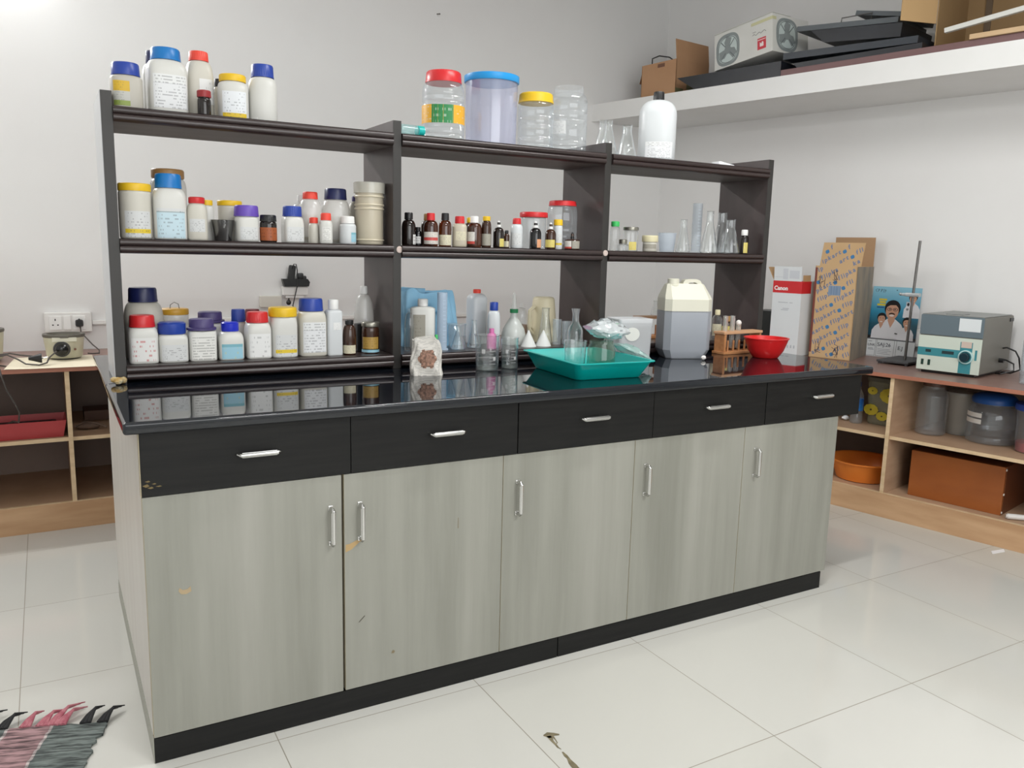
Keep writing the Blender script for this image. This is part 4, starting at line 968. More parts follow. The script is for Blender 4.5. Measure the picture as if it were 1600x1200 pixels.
CAP = dict(
    blue=pm('cap_blue', (36, 66, 158), .35), sky=pm('cap_sky', (22, 118, 190), .35), navy=pm('cap_navy', (26, 34, 82), .35), red=pm('cap_red', (206, 40, 44), .35), orange=pm('cap_orange_red', (232, 74, 58), .35),
    yellow=pm('cap_yellow', (232, 190, 34), .4), tan=pm('cap_tan', (168, 128, 78), .45), purple=pm('cap_purple', (104, 76, 178), .4), plum=pm('cap_plum', (72, 62, 112), .45), maroon=pm('cap_maroon', (112, 34, 44), .4),
    black=pm('cap_black', (24, 24, 26), .35), white=pm('cap_white', (232, 232, 230), .4), bright=pm('cap_bright_blue', (28, 46, 190), .35), ochre=pm('cap_ochre', (206, 156, 48), .4), green=pm('cap_green', (70, 196, 104), .4),
    teal=pm('cap_teal', (20, 176, 172), .35), metal=pm('cap_metal', (150, 148, 138), .3, .8), dgreen=pm('cap_dark_green', (24, 126, 76), .4), cream=pm('cap_cream', (214, 206, 170), .5), mahog=pm('cap_dark_red', (150, 40, 44), .4))
W_ = (208, 210, 210)
LAB = dict(
    plain=printed('label_plain', [(0, W_)], rows=8), lines=printed('label_lines', [(0, (222, 224, 226)), (.72, (196, 198, 202)), (.735, (224, 226, 226))], rows=11, dens=.5),
    yel_low=printed('label_yellow_foot', [(0, W_), (.16, (222, 194, 48)), (.32, W_)], rows=9), yel_foot=printed('label_yellow_base', [(0, (222, 190, 40)), (.17, (226, 230, 234))], rows=9),
    ygreen=printed('label_yellow_green', [(0, (140, 158, 74)), (.2, (190, 190, 184)), (.58, (212, 174, 44))], rows=10, amount=.4), lblue=printed('label_pale_blue', [(0, (190, 214, 224)), (.86, (156, 172, 176)), (.9, W_)], rows=8, amount=.4),
    blue=printed('label_blue', [(0, (150, 196, 214)), (.8, (120, 176, 190))], ink=(210, 196, 96), rows=3, dens=.62), red=printed('label_red_box', [(0, (206, 200, 192)), (.3, (196, 74, 70)), (.55, (206, 200, 192))], rows=9),
    cream=printed('label_cream', [(0, (210, 204, 178))], rows=7), yellow=printed('label_yellow', [(0, (214, 198, 110))], rows=7), orange=printed('label_orange', [(0, (222, 160, 120))], rows=6, amount=.4),
    redtxt=printed('label_red_print', [(0, (224, 224, 222))], ink=(190, 60, 60), rows=5, amount=.6), scale=printed('label_scale', [(0, (226, 226, 222))], ink=(60, 60, 60), rows=9, dens=.44), rust=printed('label_rust', [(0, (156, 80, 36))], ink=(60, 30, 14), rows=4),
    dots=printed('label_dots', [(0, (228, 229, 228))], ink=(120, 122, 124), rows=5, dens=.58), green=printed('label_green', [(0, (38, 128, 70))], ink=(210, 220, 210), rows=3, dens=.56), marigold=printed('label_marigold', [(0, (226, 168, 44))], ink=(214, 206, 190), rows=6, dens=.6, amount=.5),
    grey=printed('label_grey', [(0, (158, 154, 142))], ink=(120, 116, 106), rows=9, amount=.5), stripe=printed('label_red_foot', [(0, (196, 70, 60)), (.22, (214, 210, 204))], rows=8), gold=printed('label_gold', [(0, (176, 142, 70))], ink=(90, 60, 30), rows=5), bcode=printed('label_bar', [(0, (210, 210, 208))], ink=(30, 30, 30), rows=3, dens=.45),
    pinkish=printed('label_floral', [(0, (190, 164, 140))], ink=(120, 60, 40), rows=6, dens=.5))
def add_cap(t, mat, hb, h, r, style, z0=None):
    m = MB()
    z0 = hb if z0 is None else z0
    H = h-z0
    if style == 'rib':
        m.loft([(z0, r*.99, 2), (z0+H*.14, r, 2), (z0+H*.86, r*.965, 2), (h-.0006, r*.9, 2), (h, r*.8, 2)], 72, ribs=1, rib=min(.0009, r*.03))
        m.loft([(z0-.0005, r*1.02, 2), (z0+H*.12, r*1.02, 2)], 48)
    elif style == 'lid':
        m.loft([(z0, r*.985, 2), (z0+H*.12, r, 2), (z0+H*.8, r, 2), (h-H*.06, r*.975, 2), (h, r*.93, 2)], 56)
    elif style == 'flange':
        m.loft([(z0, r*.6, 2), (z0, r*1.0, 2), (z0+H*.2, r*1.0, 2), (z0+H*.24, r*.84, 2), (h-H*.1, r*.82, 2), (h, r*.76, 2)], 56)
    elif style == 'dropper':
        m.loft([(z0, r, 2), (z0+H*.35, r*.95, 2), (z0+H*.4, r*.6, 2), (z0+H*.85, r*.5, 2), (h, r*.25, 2)], 28)
    else:
        m.loft([(z0, r*.97, 2), (z0+H*.1, r, 2), (h-H*.12, r, 2), (h, r*.86, 2)], 40)
    return m.build('cap' if style != 'lid' else 'lid', mat, t)
def in_bay(x, R):
    for b in range(3):
        if b == min(range(3), key=lambda q: abs(x-(XU[q]+XU[q+1]-UW)/2)): return min(max(x, XU[b]+R+.002), XU[b+1]-UW-R-.002)
    return x
def bottle(name, label, cat, P, body='white', cap='blue', n=4.5, sh=.28, asp=1., labels=(), capst='rib', group=None, neck=.86, turn=0., cone=False, fill=None, round_foot=.012):
    x, y, z, w, h, cw, ch = P
    th = math.atan2(x+.166, y+2.05); boxy = n >= 3.3 and asp == 1.
    w *= .985/(math.cos(th)+.62*math.sin(th)) if boxy else .955
    x = in_bay(x, max(w, cw)/2)
    t = thing(name, label, cat, (x, y, z+.0003), turn+random.uniform(-.03, .03) if boxy else facing(x, y)+turn, group)
    R = w/2; hb = h-ch; rn = min(cw/2*neck, R*.97); S = sh*hb
    zs = hb-S-.0015
    secs = [(0, R*.93, n), (.0015, R*.97, n), (min(.006, hb*.08), R, n), (zs, R, n)]
    K = 7
    for k in range(1, K+1):
        a = k/K
        if cone: r = R+(rn-R)*a; zz = zs+S*a
        else: r = rn+(R-rn)*math.cos(a*PI/2)**.9 if a < 1 else rn; zz = zs+S*math.sin(a*PI/2)**1.0
        secs.append((zz, r, n+(2-n)*a))
    secs.append((h-ch*.25, rn, 2))
    bm_ = BODY[body]; m = MB(); m.loft(secs, 44, asp=1.)
    if asp != 1: m.bm.transform(Matrix.Diagonal((1, asp, 1, 1)))
    m.build('bottle_body' if cat == 'bottle' else 'jar_body', bm_, t)
    if cap: add_cap(t, CAP[cap], hb, h, cw/2, capst)
    for l in labels:
        f0, f1, a, mt = l[:4]; c = l[4] if len(l) > 4 else 0
        m = MB(); m.patch(.004+f0*(zs-.006), .004+f1*(zs-.006), R, n, -90+c-a, -90+c+a, asp=asp); m.build('label', LAB[mt], t)
    if fill:
        f, mt = fill
        m = MB(); m.loft([(.002, R*.92, n), (.006, R*.965, n), (f*zs, R*.965, n), (f*zs+.001, R*.9, n), (f*zs+.001, .001, n)], 40, asp=asp); m.build('contents', mt, t)
    return t
powder = pm('white_powder', (226, 222, 212), .9)
GT, GM, GL = 'containers on the top shelf of the rack', 'containers on the middle shelf of the rack', 'containers on the bottom shelf of the rack'
# top shelf, left bay
bottle('reagent_jar', 'translucent jar with a blue lid and yellow-green label at the top shelf left end', 'jar', (0.0661, 0.6295, 1.6671, 0.09, 0.1298, 0.0753, 0.0351), 'grey', 'blue', 3.5, .1, labels=[(.05, .92, 27, 'ygreen', -26)], group=GT)
bottle('reagent_bottle', 'dark-capped bottle half hidden behind the big sky-blue-capped bottle, top shelf', 'bottle', (0.1582, 0.7433, 1.6671, 0.0777, 0.1955, 0.0485, 0.0371), 'white', 'navy', 4.5, .25, group=GT)
bottle('reagent_bottle', 'biggest white bottle with a sky-blue cap and printed label, top shelf', 'bottle', (0.1775, 0.6438, 1.6671, 0.1186, 0.1864, 0.0828, 0.0341), 'white', 'sky', 4.5, .2, labels=[(.08, .9, 42, 'lines', 6)], group=GT)
bottle('reagent_bottle', 'tall natural white bottle with a red cap behind the tiny amber bottle, top shelf', 'bottle', (0.2765, 0.6874, 1.6671, 0.0857, 0.1992, 0.0565, 0.0278), 'natural', 'orange', 4, .3, labels=[(.35, 1.0, 26, 'dots', 24)], group=GT)
bottle('amber_bottle', 'tiny dark amber bottle with a red cap on the top shelf', 'bottle', (0.2721, 0.5894, 1.6671, 0.0398, 0.0724, 0.0398, 0.02), 'dark', 'mahog', 2, .25, capst='smooth', neck=.78, group=GT)
bottle('reagent_bottle', 'small bottle with a black cap hidden behind the yellow-lidded bottle, top shelf', 'bottle', (0.3458, 0.7588, 1.6671, 0.0386, 0.1401, 0.0264, 0.0233), 'grey', 'black', 2, .25, group=GT)
bottle('reagent_bottle', 'white bottle with a flat yellow lid and yellow-footed label, top shelf', 'bottle', (0.3633, 0.6313, 1.6671, 0.0937, 0.1326, 0.0781, 0.0205), 'white', 'yellow', 3.2, .22, labels=[(.0, .95, 40, 'yel_foot', 8)], capst='lid', group=GT)
bottle('reagent_bottle', 'plain white bottle with a blue ribbed cap, last on the left top shelf', 'bottle', (0.4549, 0.6392, 1.6671, 0.0895, 0.1747, 0.0676, 0.0379), 'white', 'blue', 2.6, .22, labels=[(.02, .1, 14, 'scale', -30)], group=GT)
# middle shelf, left bay
bottle('reagent_jar', 'wide jar with a yellow lid beside the left upright, middle shelf', 'jar', (0.0746, 0.6265, 1.3036, 0.094, 0.1588, 0.0903, 0.022), 'natural', 'yellow', 2.3, .06, labels=[(.0, .62, 46, 'yel_low', 10)], capst='lid', group=GM, neck=.95)
bottle('reagent_jar', 'big jar with a tan lid behind the sky-blue-capped bottle, middle shelf', 'jar', (0.1852, 0.7709, 1.3036, 0.1128, 0.2162, 0.0967, 0.0274), 'haze', 'tan', 2.5, .18, capst='lid', group=GM, fill=(.5, powder))
bottle('reagent_bottle', 'big white bottle with a sky-blue cap and pale blue label, middle shelf', 'bottle', (0.1678, 0.6303, 1.3036, 0.1016, 0.1924, 0.0747, 0.041), 'white', 'sky', 4.2, .22, labels=[(.0, .78, 41, 'lblue', 0)], group=GM)
bottle('reagent_bottle', 'white bottle with a short red cap in front of two yellow lids, middle shelf', 'bottle', (0.2441, 0.6156, 1.3036, 0.0622, 0.1285, 0.0466, 0.0189), 'natural', 'red', 3, .3, labels=[(.3, .85, 38, 'plain', 0)], capst='smooth', group=GM)
bottle('reagent_bottle', 'white bottle with a yellow cap peeking behind the short-red-capped bottle', 'bottle', (0.2826, 0.6775, 1.3036, 0.046, 0.1236, 0.036, 0.0156), 'white', 'yellow', 2.4, .2, capst='lid', group=GM)
bottle('reagent_jar', 'jar with a yellow lid behind the steel tumbler, middle shelf', 'jar', (0.3585, 0.7125, 1.3036, 0.0759, 0.1267, 0.0759, 0.016), 'natural', 'yellow', 2.2, .06, capst='lid', group=GM, neck=.95)
def tumbler(P):
    x, y, z, w, h, cw, ch = P
    t = thing('steel_tumbler', 'small steel tumbler between red-capped and purple-capped bottles', 'tumbler', (x, y, z+.0003), 0, GM)
    R = w/2; m = MB(); m.lathe([(0, 0), (R*.7, 0), (R*.74, .002), (R*.98, h-.002), (R*1.02, h), (R*.99, h), (R*.95, h-.003), (R*.7, .004), (0, .004)], 44); m.build('tumbler_body', BODY['steel'], t)
tumbler((0.32, 0.6293, 1.3036, 0.0696, 0.0635, 0.0696, 0.0058))
bottle('reagent_jar', 'squat white jar with a purple cap, middle shelf', 'jar', (0.3902, 0.6186, 1.3036, 0.0782, 0.1107, 0.0742, 0.0333), 'white', 'purple', 3.4, .16, labels=[(.02, .7, 40, 'plain', 4)], group=GM)
bottle('amber_bottle', 'small amber bottle with a black cap and rust label next to the purple-capped jar', 'bottle', (0.454, 0.6068, 1.3036, 0.0546, 0.0839, 0.0506, 0.0198), 'dark', 'black', 2.2, .16, labels=[(.0, .88, 80, 'rust', 0)], capst='rib', group=GM)
bottle('reagent_bottle', 'square white bottle with a blue cap right of the small amber bottle', 'bottle', (0.5328, 0.6165, 1.3036, 0.0741, 0.1151, 0.0597, 0.0321), 'white', 'blue', 4.6, .3, labels=[(.0, .9, 40, 'plain', 6)], group=GM)
bottle('glass_bottle', 'clear narrow-necked bottle behind the tall orange-capped bottle, middle shelf', 'bottle', (0.6047, 0.7795, 1.3036, 0.07, 0.1599, 0.0219, 0.0234), 'glass', 'white', 2, .35, capst='smooth', group=GM)
bottle('reagent_bottle', 'tall translucent bottle with an orange-red cap, middle shelf', 'bottle', (0.6135, 0.6929, 1.3036, 0.0768, 0.1673, 0.0491, 0.0228), 'haze', 'orange', 2.6, .28, labels=[(.06, .16, 40, 'grey', 10)], group=GM, fill=(.9, powder))
bottle('reagent_bottle', 'tall translucent bottle with a big navy cap, middle shelf', 'bottle', (0.7032, 0.7034, 1.3036, 0.0978, 0.1831, 0.0739, 0.0359), 'haze', 'navy', 2.8, .28, labels=[(.02, .1, 30, 'grey', 6)], group=GM, fill=(.85, powder))
bottle('reagent_bottle', 'tiny bottle with an orange cap tucked behind the graduated one, middle shelf', 'bottle', (0.6032, 0.6203, 1.3036, 0.0355, 0.0823, 0.0272, 0.0184), 'natural', 'orange', 2, .25, capst='smooth', group=GM)
bottle('reagent_bottle', 'small graduated white bottle with an orange-red cap in the front row', 'bottle', (0.6366, 0.5964, 1.3036, 0.0438, 0.0972, 0.0334, 0.0224), 'white', 'orange', 3.2, .22, labels=[(.1, .95, 30, 'scale', 8)], group=GM)
bottle('pill_bottle', 'small all-white pill bottle with a pale blue label strip', 'bottle', (0.7136, 0.6082, 1.3036, 0.0574, 0.0904, 0.0446, 0.0229), 'cool', 'white', 2.2, .16, labels=[(.05, .68, 26, 'blue', 48)], group=GM)
bottle('reagent_bottle', 'grey bottle with a tiny purple cap left of the tall powder jar', 'bottle', (0.7985, 0.7817, 1.3036, 0.0543, 0.1662, 0.0226, 0.0176), 'grey', 'plum', 2.2, .3, capst='smooth', group=GM)
bottle('powder_jar', 'tall ridged jar full of beige powder at the right end of the left middle shelf', 'jar', (0.81, 0.6332, 1.3036, 0.0974, 0.2047, 0.1039, 0.0294), 'cream', None, 2, .04, group=GM, neck=.96)
pj_ = [q for q in COL.objects if q.name.startswith('powder_jar')][-1]
x, y, z, w, h, cw, ch = 0.81, 0.6332, 1.3036, 0.0974, 0.2047, 0.1039, 0.0294
m = MB(); m.loft([(h-ch*1.2, cw/2, 2), (h-.002, cw/2*1.01, 2), (h, cw/2*.96, 2)], 44); m.build('lid', clear('frost_lid', (.9, .9, .86), .05, .3, .6, (214, 212, 202), .25), pj_)
m = MB()
for zz in (.012, .115, .128, h-ch-.02): m.loft([(zz, w/2*1.0, 2), (zz+.003, w/2*1.035, 2), (zz+.006, w/2*1.0, 2)], 44)
m.build('body_ridges', pm('cream_ridge', (212, 203, 180), .4), pj_)
m = MB(); m.loft([(.003, w/2*.93, 2), (h*.72, w/2*.93, 2)], 40); m.build('contents', pm('beige_powder', (206, 190, 156), .9), pj_)
# bottom shelf, left bay
bottle('reagent_bottle', 'largest bottle with a navy cap beside the left upright, bottom shelf', 'bottle', (0.0932, 0.7397, 0.9341, 0.1203, 0.2206, 0.0842, 0.0437), 'natural', 'navy', 3, .3, labels=[(.1, .85, 50, 'lines', 0)], group=GL)
bottle('reagent_bottle', 'white bottle with a red cap at the left end of the bottom shelf front row', 'bottle', (0.0775, 0.629, 0.9341, 0.089, 0.144, 0.0716, 0.0347), 'white', 'red', 4.6, .22, labels=[(.05, .95, 40, 'redtxt', 0)], group=GL)
t = bottle('reagent_jar', 'jar with an ochre lid and wire loop behind the front row, bottom shelf', 'jar', (0.1912, 0.7933, 0.9341, 0.0877, 0.1494, 0.0856, 0.0187), 'haze', 'ochre', 2.2, .06, capst='lid', group=GL, neck=.95)
x, y, z, w, h, cw, ch = 0.1912, 0.7933, 0.9341, 0.0877, 0.1494, 0.0856, 0.0187
m = MB(); m.tube([(-.014, 0, h-.004), (-.012, 0, h+.012), (0, 0, h+.02), (.012, 0, h+.014), (.015, 0, h-.004)], .0012, 8); m.build('wire_loop', pm('wire_grey', (90, 88, 86), .4, .6), t)
bottle('reagent_bottle', 'white bottle with a blue cap and handwriting between red-capped and plum-lidded ones', 'bottle', (0.1605, 0.6308, 0.9341, 0.0926, 0.1209, 0.0808, 0.0354), 'white', 'blue', 4.6, .18, labels=[(.02, .8, 41, 'plain', 0)], capst='smooth', group=GL)
bottle('reagent_jar', 'white square jar with a flanged plum lid in the bottom shelf front row', 'jar', (0.2464, 0.6295, 0.9341, 0.0901, 0.129, 0.0881, 0.0339), 'white', 'plum', 5, .06, labels=[(.02, .93, 41, 'scale', 0)], capst='flange', group=GL, neck=.74)
bottle('reagent_jar', 'jar with a plum lid behind the flanged one, bottom shelf', 'jar', (0.289, 0.7282, 0.9341, 0.0875, 0.1425, 0.0896, 0.0332), 'white', 'plum', 4, .12, capst='flange', group=GL, neck=.74)
bottle('reagent_bottle', 'small white bottle with a bright blue cap and blue label, bottom shelf', 'bottle', (0.3314, 0.6272, 0.9341, 0.0854, 0.1173, 0.0529, 0.0284), 'white', 'bright', 4.6, .3, labels=[(.0, .85, 38, 'blue', 0)], capst='smooth', group=GL)
bottle('reagent_bottle', 'bottle with a dark blue cap in the row behind, left of the maroon cap', 'bottle', (0.3754, 0.7161, 0.9341, 0.0632, 0.1504, 0.0443, 0.0399), 'white', 'blue', 4, .25, group=GL)
bottle('reagent_bottle', 'bottle with a maroon cap mostly hidden behind the red-capped square bottle', 'bottle', (0.4312, 0.7663, 0.9341, 0.0736, 0.1459, 0.0476, 0.0366), 'white', 'maroon', 4, .25, group=GL)
bottle('reagent_bottle', 'square white bottle with a red cap left of the yellow-lidded one, bottom shelf', 'bottle', (0.417, 0.6289, 0.9341, 0.0888, 0.1482, 0.0681, 0.0329), 'white', 'red', 4.6, .24, labels=[(.02, .95, 40, 'dots', 0)], group=GL)
bottle('reagent_bottle', 'white bottle with a broad yellow lid and yellow stripe, bottom shelf', 'bottle', (0.4992, 0.6327, 0.9341, 0.0965, 0.1611, 0.0902, 0.0292), 'white', 'yellow', 4, .2, labels=[(.0, .72, 40, 'yel_low', 4)], capst='lid', group=GL)
bottle('reagent_bottle', 'big clear-shouldered bottle with a blue cap and large white label, bottom shelf', 'bottle', (0.5941, 0.6379, 0.9341, 0.1067, 0.1892, 0.079, 0.0403), 'natural', 'blue', 4.2, .18, labels=[(.08, .95, 40, 'lines', 0)], group=GL)
bottle('dispenser_bottle', 'tall square white bottle with a white cap, two dots on its front', 'bottle', (0.6633, 0.6145, 0.9341, 0.0601, 0.1858, 0.0343, 0.0319), 'cool', 'white', 5.5, .06, labels=[(.6, .78, 10, 'dots', 8)], capst='smooth', group=GL, neck=.8)
bottle('amber_bottle', 'small amber bottle with a black cap and pale label beside the square white bottle', 'bottle', (0.7161, 0.6084, 0.9341, 0.0477, 0.1168, 0.0282, 0.0151), 'brown', 'black', 2, .45, labels=[(.02, .6, 60, 'cream', 0)], capst='smooth', group=GL)
bottle('wash_bottle', 'clear plastic bottle with a tapered shoulder behind the amber jar', 'bottle', (0.8202, 0.7411, 0.9341, 0.0731, 0.2238, 0.0251, 0.0272), 'haze', 'white', 2, .5, capst='smooth', group=GL)
m = MB(); m.box(-.036, .036, 0, .03, 0, .098, .003); o = m.build('black_device', dark_p); x, y, z, w, h, cw, ch = 0.796, 0.6641, 0.9341, 0.0693, 0.1281, 0.0693, 0.0045
o.location = (x, y, z+.0003); tag(o, 'black box-shaped device standing between the clear bottle and the amber jar', 'device')
bottle('amber_jar', 'amber jar with a bright metal lid, gold label and blue foot beside the upright', 'jar', (0.7972, 0.6255, 0.9341, 0.062, 0.107, 0.062, 0.0155), 'brown', 'metal', 2, .18, labels=[(.18, .78, 60, 'gold', 0), (.0, .14, 88, 'blue', 0)], capst='lid', group=GL)

# top shelf, middle bay
fb_ = thing('fallen_bottle', 'small clear bottle with a teal cap lying on its side, top shelf', 'bottle', (0.9291, 0.5887, 1.6671, 0.0603, 0.0356, 0.0409, 0.0292)[:3]); fb_.location.z += .0185; fb_.rotation_euler = (0, PI/2, 0.12); fb_['group'] = GT
m = MB(); m.loft([(-.042, .0155, 2), (-.036, .0175, 2), (.018, .0175, 2), (.026, .011, 2), (.03, .011, 2)], 32); m.build('bottle_body', clear('aqua_plastic', (.8, .94, .94), .05, .45, .2, (200, 232, 232), .15), fb_)
m = MB(); m.loft([(.024, .0178, 2), (.046, .0178, 2), (.048, .015, 2)], 48, ribs=1, rib=.0005); m.build('cap', CAP['teal'], fb_)
def ribbed_jar(label, P, cap, lidst='lid', ridges=(.1, .28, .46, .64, .82), name='storage_jar', labels=(), sh=.18, body='pet', neckless=False, group=GT, fill=None):
    x, y, z, w, h, cw, ch = P
    x = in_bay(x, w/2)
    t = thing(name, label, 'jar', (x, y, z+.0003), facing(x, y), group)
    R = w/2; hb = h-ch; zs = hb*(1-sh); rn = min(cw/2*.94, R*.97)
    secs = [(0, R*.9, 2.4), (.002, R*.95, 2.4), (.008, R, 2.4)]
    for f in ridges:
        zz = f*zs; secs += [(zz-.004, R, 2.4), (zz, R*.972, 2.4), (zz+.004, R, 2.4)]
    secs.append((zs, R, 2.4))
    for k in range(1, 7):
        a = k/6; secs.append((zs+(hb-zs)*math.sin(a*PI/2), rn+(R-rn)*math.cos(a*PI/2), 2.4-.4*a))
    secs.append((h-ch*.1 if not neckless else h, rn, 2))
    m = MB(); m.loft(secs, 52, cap1=not neckless); m.build('jar_body', BODY[body], t)
    if cap: add_cap(t, CAP[cap], hb, h, cw/2, lidst)
    for l in labels:
        f0, f1, a, mt = l[:4]; c = l[4] if len(l) > 4 else 0
        m = MB(); m.patch(f0*zs, f1*zs, R, 2.4, -90+c-a, -90+c+a, off=.0012); m.build('label', LAB[mt], t)
    if fill:
        m = MB(); m.loft([(.002, R*.9, 2.4), (fill[0]*zs, R*.94, 2.4)], 40); m.build('contents', fill[1], t)
    return t
ribbed_jar('clear jar with a red lid and yellow label with a green panel, top shelf', (1.0796, 0.6582, 1.6671, 0.1475, 0.2336, 0.1251, 0.0382), 'red', 'rib', labels=[(.34, .72, 88, 'marigold'), (.34, .72, 26, 'green', -2)], ridges=(.12, .24, .8, .92))
def tub():
    x, y, z, w, h, cw, ch = 1.278, 0.6746, 1.6671, 0.1902, 0.2449, 0.1995, 0.0242
    t = thing('plastic_tub', 'largest translucent tub with a bright blue lid, top shelf', 'container', (x, y, z+.0003), 0, GT)
    R = w/2; m = MB(); m.loft([(0, R*.93, 2), (.004, R*.97, 2), (h-ch-.006, R, 2), (h-ch, R*1.0, 2), (h-ch, R*.98, 2), (.006, R*.95, 2)], 60); m.build('tub_body', clear('tub_frost', (.93, .935, .975), .05, .35, .17, (214, 216, 232), .12), t)
    m = MB(); m.loft([(h-ch, cw/2*.985, 2), (h-ch+.002, cw/2, 2), (h-.002, cw/2, 2), (h, cw/2*.97, 2)], 60); m.build('lid', pm('cap_azure', (30, 150, 220), .35), t)
tub()
ribbed_jar('clear ridged jar with a yellow lid, top shelf', (1.4495, 0.646, 1.6671, 0.1329, 0.1997, 0.1282, 0.0339), 'yellow', 'rib', ridges=(.1, .3, .62, .85))
ribbed_jar('large clear jar without a lid, right end of the middle top shelf', (1.6007, 0.6563, 1.6671, 0.1435, 0.2414, 0.1168, 0.0254), None, ridges=(.1, .22, .66, .84), neckless=True, labels=[(.36, .62, 22, 'plain', -26)])
# middle shelf, middle bay
bottle('amber_bottle', 'dark bottle with a black cap next to the second upright', 'bottle', (0.9307, 0.6099, 1.3036, 0.0507, 0.1118, 0.0287, 0.0237), 'dark', 'black', 2, .3, labels=[(.0, .62, 20, 'bcode', 58)], capst='smooth', neck=.78, group=GM)
bottle('amber_bottle', 'small dark bottle with a barcode label behind the dark black-capped bottle', 'bottle', (0.9741, 0.6302, 1.3036, 0.0314, 0.0641, 0.0179, 0.011), 'black', 'black', 2, .2, labels=[(.1, .8, 40, 'bcode', 0)], capst='smooth', group=GM)
bottle('amber_bottle', 'amber bottle with a tan cap hidden behind the red-capped amber bottle', 'bottle', (1.0321, 0.6797, 1.3036, 0.0504, 0.1135, 0.0275, 0.0246), 'brown', 'tan', 2, .3, capst='smooth', group=GM)
bottle('amber_bottle', 'amber bottle with a red cap and white label with a red box', 'bottle', (1.012, 0.6063, 1.3036, 0.0536, 0.1132, 0.0291, 0.024), 'amber', 'red', 2, .28, labels=[(.05, .78, 66, 'red', 6)], capst='rib', neck=.8, group=GM)
bottle('amber_bottle', 'amber bottle with a black cap and cream label, second with that colour of cap', 'bottle', (1.0658, 0.6032, 1.3036, 0.0473, 0.1153, 0.027, 0.0242), 'amber', 'black', 2, .28, labels=[(.0, .62, 70, 'cream', 0)], capst='rib', neck=.8, group=GM)
bottle('reagent_bottle', 'cream translucent bottle with a red cap among the amber bottles', 'bottle', (1.1264, 0.6119, 1.3036, 0.0548, 0.1072, 0.0343, 0.0246), 'cream', 'red', 3, .16, labels=[(.3, .8, 34, 'cream', 12)], capst='rib', group=GM)
bottle('amber_bottle', 'light amber bottle with a white cap and label on its left', 'bottle', (1.1828, 0.6071, 1.3036, 0.0552, 0.1093, 0.0299, 0.0225), 'amber', 'white', 2, .22, labels=[(.12, .82, 38, 'stripe', -34)], capst='rib', neck=.8, group=GM)
bottle('reagent_bottle', 'bottle with a yellow cap peeking behind the white-capped amber bottle', 'bottle', (1.1965, 0.6757, 1.3036, 0.0424, 0.1068, 0.0188, 0.0184), 'brown', 'yellow', 2, .3, capst='smooth', group=GM)
bottle('amber_bottle', 'slim dark amber bottle with a yellow cap and grey label', 'bottle', (1.2273, 0.598, 1.3036, 0.037, 0.1106, 0.0277, 0.0158), 'brown', 'yellow', 2, .3, labels=[(.05, .75, 62, 'grey', 0)], capst='smooth', neck=.8, group=GM)
bottle('dropper_bottle', 'dark bottle with a white dropper tip and yellow label on its right', 'bottle', (1.2792, 0.6005, 1.3036, 0.0421, 0.097, 0.0164, 0.0228), 'dark', 'white', 2, .3, labels=[(.0, .65, 30, 'yellow', 42)], capst='dropper', neck=.7, group=GM)
bottle('amber_bottle', 'tiny dark-capped bottle between the white-tipped dropper bottle and white bottle', 'bottle', (1.3208, 0.6163, 1.3036, 0.0237, 0.064, 0.0142, 0.0116), 'brown', 'black', 2, .2, labels=[(.0, .6, 50, 'cream', 0)], capst='smooth', group=GM)
bottle('reagent_bottle', 'small white bottle with a red cap in front of the low red-lidded jar', 'bottle', (1.3586, 0.6082, 1.3036, 0.0474, 0.1093, 0.0308, 0.0208), 'cool', 'red', 2.2, .2, labels=[(.1, .8, 50, 'plain', 0)], capst='rib', group=GM)
ribbed_jar('low clear jar with a red lid behind the dropper bottles, middle shelf', (1.488, 0.7029, 1.3036, 0.0967, 0.1381, 0.1091, 0.0194), 'red', 'lid', ridges=(), sh=.06, group=GM)
bottle('dropper_bottle', 'black bottle with a white dropper tip and orange label', 'bottle', (1.4371, 0.6023, 1.3036, 0.0456, 0.1006, 0.0192, 0.0234), 'black', 'white', 2, .3, labels=[(.0, .66, 28, 'orange', 46)], capst='dropper', neck=.7, group=GM)
bottle('dropper_bottle', 'brown bottle with a white dropper tip and yellow label on its front', 'bottle', (1.5032, 0.6013, 1.3036, 0.0436, 0.0983, 0.017, 0.0237), 'brown', 'white', 2, .3, labels=[(.05, .68, 56, 'yellow', -6)], capst='dropper', neck=.7, group=GM)
bottle('reagent_bottle', 'slim white bottle with a yellow cap in front of the big red-lidded jar', 'bottle', (1.5496, 0.6229, 1.3036, 0.0368, 0.1122, 0.0344, 0.0216), 'cool', 'yellow', 2.2, .12, labels=[(.05, .75, 60, 'yel_low', 0)], capst='rib', group=GM)
ribbed_jar('big clear jar with a red lid near the third upright, middle shelf', (1.6163, 0.6987, 1.3036, 0.1185, 0.1876, 0.1084, 0.0196), 'red', 'rib', ridges=(.3, .48, .7), group=GM, sh=.26)
bottle('dropper_bottle', 'small red-brown labelled bottle with a dark dropper in front of the big red-lidded jar', 'bottle', (1.6047, 0.6054, 1.3036, 0.0617, 0.0658, 0.0148, 0.0242), 'brown', 'black', 2.6, .12, labels=[(.0, .98, 34, 'stripe', -36), (.0, .98, 34, 'grey', 34)], capst='dropper', neck=.8, group=GM)

